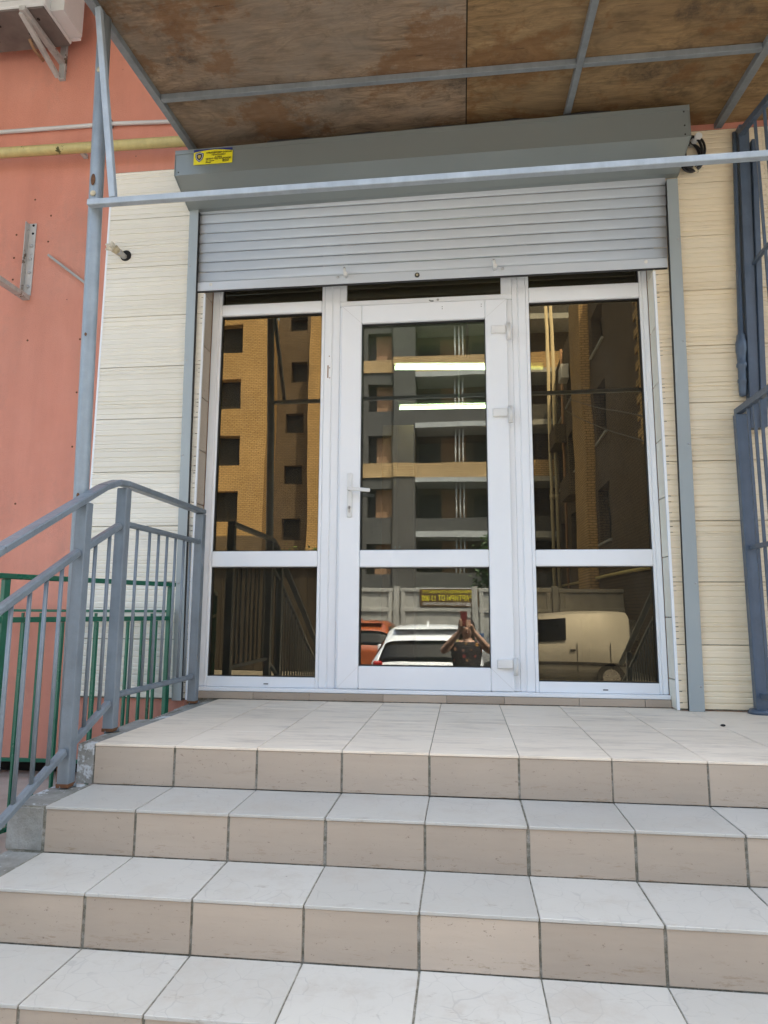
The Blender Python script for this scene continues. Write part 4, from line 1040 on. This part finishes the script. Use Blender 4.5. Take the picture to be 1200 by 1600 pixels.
bline('ЖИЛОЙ КОМПЛЕКС СТРОИТЕЛЬСТВО', .13, 1.04, 'banner_yellow', 1.70)
bline('ОТДЕЛ ПРОДАЖ РАССРОЧКА', .11, .665, 'banner_white', 1.72)

SH = empty('wooden_shed', (-8, -15, GZ), 'long dark brown boarded shed in the yard, reflected low in the left window', 'shed')
obj('wall', MB().box(-15, -3.75, -17.2, -15.03, GZ, 1.9), 'shed_wood', SH)
for i in range(45):
    x = -15+i*.25
    obj('board', MB().box(x+.006, x+.244, -15.0295, -15.0-.006*(i % 3), GZ+.02, 1.88, .004), 'shed_wood', SH)
obj('roof', MB().box(-15.2, -3.6, -17.4, -14.8, 1.9005, 1.98), 'slab_grey', SH)

# trees
def tree(loc, h, cr, n, seed, label):
    rt = random.Random(seed); t = empty('tree', loc, label, 'tree', 'trees behind the concrete fence')
    tr = MB(); x, y, z = loc
    tr.tube([(x, y, z), (x+.1, y, z+h*.3), (x-.05, y+.1, z+h*.6), (x, y, z+h*.9)], [.16, .12, .08, .02], 8)
    for i in range(6):
        a = rt.uniform(0, 6.28); zz = z+h*rt.uniform(.35, .7); tr.tube([(x, y, zz), (x+math.cos(a)*cr*.5, y+math.sin(a)*cr*.5, zz+.5), (x+math.cos(a)*cr*.85, y+math.sin(a)*cr*.85, zz+.9)], [.06, .04, .012], 6)
    obj('trunk', tr, 'bark', t)
    m = MB(); cl = [(rt.uniform(-1, 1)*cr*.75, rt.uniform(-1, 1)*cr*.75, h*rt.uniform(.45, .95)) for _ in range(16)]
    for i in range(n):
        c = rt.choice(cl); p = Vector((x+c[0]+rt.gauss(0, cr*.17), y+c[1]+rt.gauss(0, cr*.17), z+c[2]+rt.gauss(0, h*.055)))
        u = Vector((rt.uniform(-1, 1), rt.uniform(-1, 1), rt.uniform(-.6, .6))).normalized(); v = u.cross(Vector((rt.uniform(-1, 1), rt.uniform(-1, 1), rt.uniform(-1, 1)))).normalized(); s = rt.uniform(.05, .11)
        m.quad(p-u*s, p+v*s*.5, p+u*s, p-v*s*.5)
    me = m.mesh('crown', False); obj('crown', me, 'leaf', t)
tree((-5.6, -20.5, GZ), 3.9, 1.0, 2600, 1, 'young green tree behind the fence, reflected in the left window')
tree((1.15, -20.5, GZ), 4.2, .75, 2200, 2, 'small green tree behind the fence, reflected beside the banner')
tree((-12.5, -21, GZ), 4.6, 1.6, 3000, 4, 'wide green tree at the left end of the fence')

# cars
def loft(st, ringf):
    return [[Vector(p) for p in ringf(*s)] for s in st]
def ring(y, w, zb, zbelt, zr, wr):
    L = [(-.82*w, zb), (-.97*w, zb+.12), (-w, (zb+zbelt)/2), (-.985*w, zbelt-.03), (-.96*w, zbelt), (-wr*1.02, zr-.07), (-wr*.86, zr-.015), (-wr*.45, zr)]
    P = L+[(-a, b) for a, b in L[::-1]]
    return [(a, y, b) for a, b in P]
def patch(R, i0, i1, j0, j1, off, inset=.06, sub=4):
    """a sheet lying just proud of the lofted body between stations i0..i1 and ring points j0..j1"""
    m = MB(); g = []
    A, B_, C, D = R[i0][j0], R[i1][j0], R[i1][j1], R[i0][j1]
    def P(u, v):
        ii = i0+u*(i1-i0); a = min(int(ii), i1-1); fu = ii-a
        jj = j0+v*(j1-j0); b = min(int(jj), j1-1); fv = jj-b
        return R[a][b].lerp(R[a+1][b], fu).lerp(R[a][b+1].lerp(R[a+1][b+1], fu), fv)
    n = max(sub, (i1-i0)*2); k = max(sub, (j1-j0)*2)
    for a in range(n+1):
        row = []
        for b in range(k+1):
            u = inset+(1-2*inset)*a/n; v = inset+(1-2*inset)*b/k; e = .01
            du = P(min(1, u+e), v)-P(max(0, u-e), v); dv = P(u, min(1, v+e))-P(u, max(0, v-e)); nn = du.cross(dv).normalized()
            cc = Vector((0, P(u, v).y, .8))
            if nn.dot(P(u, v)-Vector((0, (R[0][0].y+R[-1][0].y)/2*.3, .7))) < 0: nn = -nn
            row.append(m.b.verts.new(P(u, v)+nn*off))
        g.append(row)
    for a in range(n):
        for b in range(k):
            f = m.b.faces.new((g[a][b], g[a+1][b], g[a+1][b+1], g[a][b+1])); f.smooth = True
    ex = bmesh.ops.extrude_face_region(m.b, geom=m.b.faces[:])
    return m
HATCH = [(-2.02, .70, .36, .80, .83, .66), (-1.97, .80, .26, .90, .94, .74), (-1.72, .84, .22, .95, 1.26, .62), (-1.45, .86, .20, .95, 1.43, .58), (-.7, .87, .20, .94, 1.47, .60), (.15, .87, .20, .92, 1.44, .59), (.62, .87, .20, .90, 1.24, .61), (1.0, .86, .20, .87, .93, .70), (1.6, .83, .21, .78, .83, .68), (1.9, .76, .24, .66, .70, .62), (2.0, .66, .32, .55, .58, .55)]
VAN = [(a*.86, w, zb, zt, zr, wr) for a, w, zb, zt, zr, wr in [(-1.98, .82, .34, .95, 1.60, .74), (-1.94, .86, .26, 1.0, 1.67, .78), (-1.2, .87, .22, 1.02, 1.69, .80), (-.62, .87, .22, 1.02, 1.69, .79), (.25, .87, .22, 1.0, 1.63, .74), (.85, .87, .22, .98, 1.28, .66), (1.2, .86, .22, .95, 1.0, .72), (1.65, .82, .22, .80, .84, .70), (1.9, .76, .26, .66, .70, .64), (1.98, .66, .34, .55, .58, .55)]]
def car(name, st, loc, rz, mat, label, cat, van=False):
    t = empty(name, loc, label, cat); t.rotation_euler = (0, 0, rz)
    R = loft(st, ring); m = MB(); vs = [[m.b.verts.new(p) for p in r] for r in R]; n = len(R[0])
    for a, b in zip(vs, vs[1:]):
        for k in range(n):
            f = m.b.faces.new((a[k], a[(k+1) % n], b[(k+1) % n], b[k])); f.smooth = True
    m.b.faces.new(vs[0][::-1]); m.b.faces.new(vs[-1])
    body = obj('body', m, mat, t, True, False)
    if not van:
        obj('rear_window', patch(R, 1, 2, 5, 10, .006, .05), 'car_glass', t, True, False)
        obj('windscreen', patch(R, 5, 7, 5, 10, .006, .07), 'car_glass', t, True, False)
        for j in (4, 10): obj('side_window', patch(R, 2, 4, j, j+1, .006, .08), 'car_glass', t, True, False); obj('side_window', patch(R, 4, 6, j, j+1, .006, .08), 'car_glass', t, True, False)
        obj('antenna', MB().prism([(-1.42, 1.435), (-1.22, 1.45), (-1.38, 1.52)], 0, -.015, .015), mat, t, True, False)
        sp = MB(); sp.box(-.5, .5, -1.66, -1.46, 1.405, 1.43, .01); obj('spoiler', sp, mat, t, True, False)
    else:
        obj('windscreen', patch(R, 4, 6, 5, 10, .006, .07), 'car_glass', t, True, False)
        for j in (4, 10): obj('side_window', patch(R, 3, 5, j, j+1, .03, .10), 'car_glass', t, True, False)
        obj('rear_window', MB().box(-.5, .5, -1.992, -1.984, 1.05, 1.5, .004), 'car_glass', t, True, False)
        for s in (-1, 1): obj('side_moulding', MB().box(s*.872-.008, s*.872+.008, -1.8, .9, .55, .62, .003), 'tyre', t, True, False)
        for s in (-1, 1):
            for y in (-.62, -1.30): obj('door_seam', MB().box(s*.8715-.003, s*.8715+.003, y, y+.014, .40, 1.02), 'seal', t, True, False)
            obj('handle', MB().box(s*.882-.012, s*.882+.012, -.58, -.46, .86, .89, .005), 'tyre', t, True, False)
    L = st[0][0]
    for s in (-1, 1):
        obj('tail_light', MB().box(s*.70-.07, s*.70+.07, L-.01 if van else L+.0, L+.14, .72, .96, .02), 'tail_light', t, True, False)
        obj('headlight', MB().box(s*.58-.13, s*.58+.13, 1.80, 1.93, .52, .66, .03), 'head_light', t, True, False)
        obj('mirror', MB().box(s*.96-.08, s*.96+.08, .72, .80, .93, 1.06, .02), mat, t, True, False)
        for y in (-1.28, 1.22):
            w = MB(); w.tube([(s*.70, y, .30), (s*.88, y, .30)], .30, 22); w = obj('wheel', w, 'tyre', t, True, False)
            obj('rim', MB().tube([(s*.875, y, .30), (s*.892, y, .30)], .19, 16), 'rim', w, True, False)
    obj('bumper', MB().box(-.72, .72, L-.035, L+.10, .32, .52, .03), mat, t, True, False)
    return t
car('parked_car', HATCH, (-.47, -8.25, GZ), math.pi, 'car_white', 'white hatchback parked with its rear window to the shop, reflected in the door', 'car')
car('parked_car', HATCH, (-2.15, -12.6, GZ), math.pi, 'car_orange', 'orange hatchback parked left of the white one, reflected in the door', 'car')
car('parked_car', HATCH, (1.55, -15.7, GZ), math.pi, 'car_blue', 'dark blue hatchback parked by the concrete fence', 'car')
car('parked_van', VAN, (1.90, -12.3, GZ), math.pi/2, 'van_white_shaded', 'white delivery van parked side on, reflected in the lower right pane', 'van', True)

# overhead wires
for i, (a, b, sag, lb) in enumerate((((1.70, -1.54, 1.92), (4.95, -30, 11.3), .10, 'upper black overhead cable running from the canopy to the far building'), ((1.70, -1.54, 1.70), (4.95, -30.4, 11.0), .35, 'lower black overhead cable running from the canopy to the far building'))):
    a, b = Vector(a), Vector(b); pts = []
    for k in range(25):
        q = k/24; p = a.lerp(b, q); p.z -= sag*4*q*(1-q)*.5; pts.append(p)
    tag(obj('overhead_cable', MB().tube(pts, .009, 6), 'black_rubber'), lb, 'cable', 'cables over the yard')

# ------------------------------------------------------------------ PERSON WITH PHONE
def skin_mesh(verts, edges, rad, root, sub=2):
    me = bpy.data.meshes.new('s'); me.from_pydata(verts, edges, []); o = bpy.data.objects.new('s', me); COL.objects.link(o)
    md = o.modifiers.new('skin', 'SKIN'); md.use_smooth_shade = True
    sv = me.skin_vertices[0].data
    for i, r in enumerate(rad):
        sv[i].radius = (r, r) if not isinstance(r, tuple) else r; sv[i].use_root = (i == root)
    ss = o.modifiers.new('sub', 'SUBSURF'); ss.levels = sub; ss.render_levels = sub
    dg = bpy.context.evaluated_depsgraph_get(); out = bpy.data.meshes.new_from_object(o.evaluated_get(dg))
    bpy.data.objects.remove(o); return out
PX, PY = .11, -4.06
PE = empty('person', (PX, PY, GZ), 'person in a dark floral summer dress photographing the shop with a raised phone', 'person')
V = []; Ed = []; Rd = []
def vtx(p, r, link=None):
    V.append((PX+p[0], PY+p[1], GZ+p[2])); Rd.append(r)
    if link is not None: Ed.append((link, len(V)-1))
    return len(V)-1
pel = vtx((0, 0, .88), (.155, .115)); wai = vtx((0, .0, 1.06), (.125, .095), pel); che = vtx((0, -.01, 1.24), (.15, .105), wai)
nb = vtx((0, -.01, 1.345), (.075, .065), che); ne = vtx((0, .0, 1.385), .047, nb); hb = vtx((0, .012, 1.43), (.062, .072), ne); hm = vtx((0, .018, 1.485), (.074, .090), hb); ht = vtx((0, .008, 1.562), (.064, .076), hm)
hands = {}
for s in (-1, 1):
    sh = vtx((s*.165, 0, 1.318), .055, che); el = vtx((s*.265, .165, 1.235), .042, sh); fa = vtx((s*.15, .27, 1.37), .036, el)
    wr = vtx((s*.072, .322, 1.465), .025, fa); pa = vtx((s*.050, .345, 1.515), (.030, .018), wr); pk = vtx((s*.043, .352, 1.548), (.032, .014), pa)
    hip = vtx((s*.09, 0, .82), .092, pel); kn = vtx((s*.095, .02, .47), .055, hip); ca = vtx((s*.095, -.01, .33), .052, kn); an = vtx((s*.095, -.02, .09), .034, ca); to = vtx((s*.11, .13, .035), (.036, .024), an)
body = obj('body', skin_mesh(V, Ed, Rd, pel), 'skin', PE)
# fingers closing round the phone (rooted in the palm)
PHX, PHY, PHZ = .083, -3.692, .398       # phone centre
for s in (-1, 1):
    px = PX+s*.046
    for i in range(4):
        z = .318+.020*i; ln = (.8, .95, 1.0, .9)[i]
        edge = PHX+s*.041
        v = [(px, -3.712, z-.004), (edge+s*.010, -3.708, z+.002), (edge+s*.008, -3.690, z+.004), (edge-s*.014*ln, -3.680, z+.006), (edge-s*.026*ln, -3.6815, z+.008)]
        obj('finger', skin_mesh(v, [(0, 1), (1, 2), (2, 3), (3, 4)], [.0085, .0085, .008, .0072, .006], 0, 1), 'skin', body)
    v = [(px, -3.716, .325), (PX+s*.030, -3.712, .350), (PX+s*.016, -3.7025, .375)]
    obj('thumb', skin_mesh(v, [(0, 1), (1, 2)], [.011, .010, .008], 0, 1), 'skin', body)
# face
fz = GZ+1.495; fy = PY+.098
nm = MB(); nm.sphere((PX, fy+.012, fz-.018), .012, .018, .020, 8, 6); obj('nose', nm, 'skin', body)
for s in (-1, 1):
    e = obj('eye', MB().sphere((PX+s*.031, fy-.004, fz+.008), .012, .008, .008, 10, 8), 'white_plastic', body); obj('pupil', MB().sphere((PX+s*.031, fy+.003, fz+.008), .005, .003, .005, 8, 6), 'dark', e)
    obj('ear', MB().sphere((PX+s*.079, PY+.015, fz-.012), .010, .020, .030, 8, 6), 'skin', body)
obj('mouth', MB().sphere((PX, fy-.001, fz-.058), .022, .008, .007, 10, 6), 'phone_red', body)
hr = MB(); hr.sphere((PX, PY-.012, fz+.028), .094, .105, .094, 20, 14); hr.sphere((PX+.055, PY-.035, fz-.06), .050, .055, .115, 12, 8); hr.sphere((PX-.055, PY-.035, fz-.06), .050, .055, .115, 12, 8); hr.sphere((PX, PY-.07, fz-.07), .075, .05, .125, 12, 8)
obj('hair', hr, 'hair', PE)
# dress
def ell(z, rx, ry, cy=0): return [(PX+rx*math.cos(2*math.pi*k/24), PY+cy+ry*math.sin(2*math.pi*k/24), GZ+z) for k in range(24)]
dr = MB(); rings = [ell(*q) for q in ((.50, .235, .20), (.62, .22, .185), (.82, .19, .155), (.92, .178, .142), (1.05, .150, .122), (1.17, .168, .132, -.006), (1.27, .178, .136, -.008), (1.335, .160, .122, -.008))]
vs = [[dr.b.verts.new((p[0], p[1], p[2])) for p in r] for r in rings]
for a, b in zip(vs, vs[1:]):
    for k_ in range(24):
        f = dr.b.faces.new((a[k_], a[(k_+1) % 24], b[(k_+1) % 24], b[k_])); f.smooth = True
for s in (-1, 1): dr.bar((PX+s*.115, PY+.085, GZ+1.315), (PX+s*.10, PY+.0, GZ+1.425), .045, .006); dr.bar((PX+s*.10, PY+.0, GZ+1.425), (PX+s*.11, PY-.09, GZ+1.32), .045, .006)
obj('dress', dr, 'floral_dress', PE)
for s in (-1, 1): obj('sandal', MB().box(PX+s*.105-.045, PX+s*.105+.045, PY-.06, PY+.19, GZ+.001, GZ+.028, .01), 'interior_wood', PE)
ph = empty('mobile_phone', (PHX, PHY, PHZ), 'dark red mobile phone held up by the person', 'phone')
obj('case', MB().box(PHX-.037, PHX+.037, PHY-.004, PHY+.004, PHZ-.077, PHZ+.083, .003), 'phone_red', ph)
obj('screen', MB().box(PHX-.033, PHX+.033, PHY-.0056, PHY-.0042, PHZ-.07, PHZ+.076), 'car_glass', ph)
for zz in (.078, .052): pass
obj('lens', MB().disc((PHX-.004, PHY+.0042, CAM.z), .007, .002, 1, 12), 'car_glass', ph)
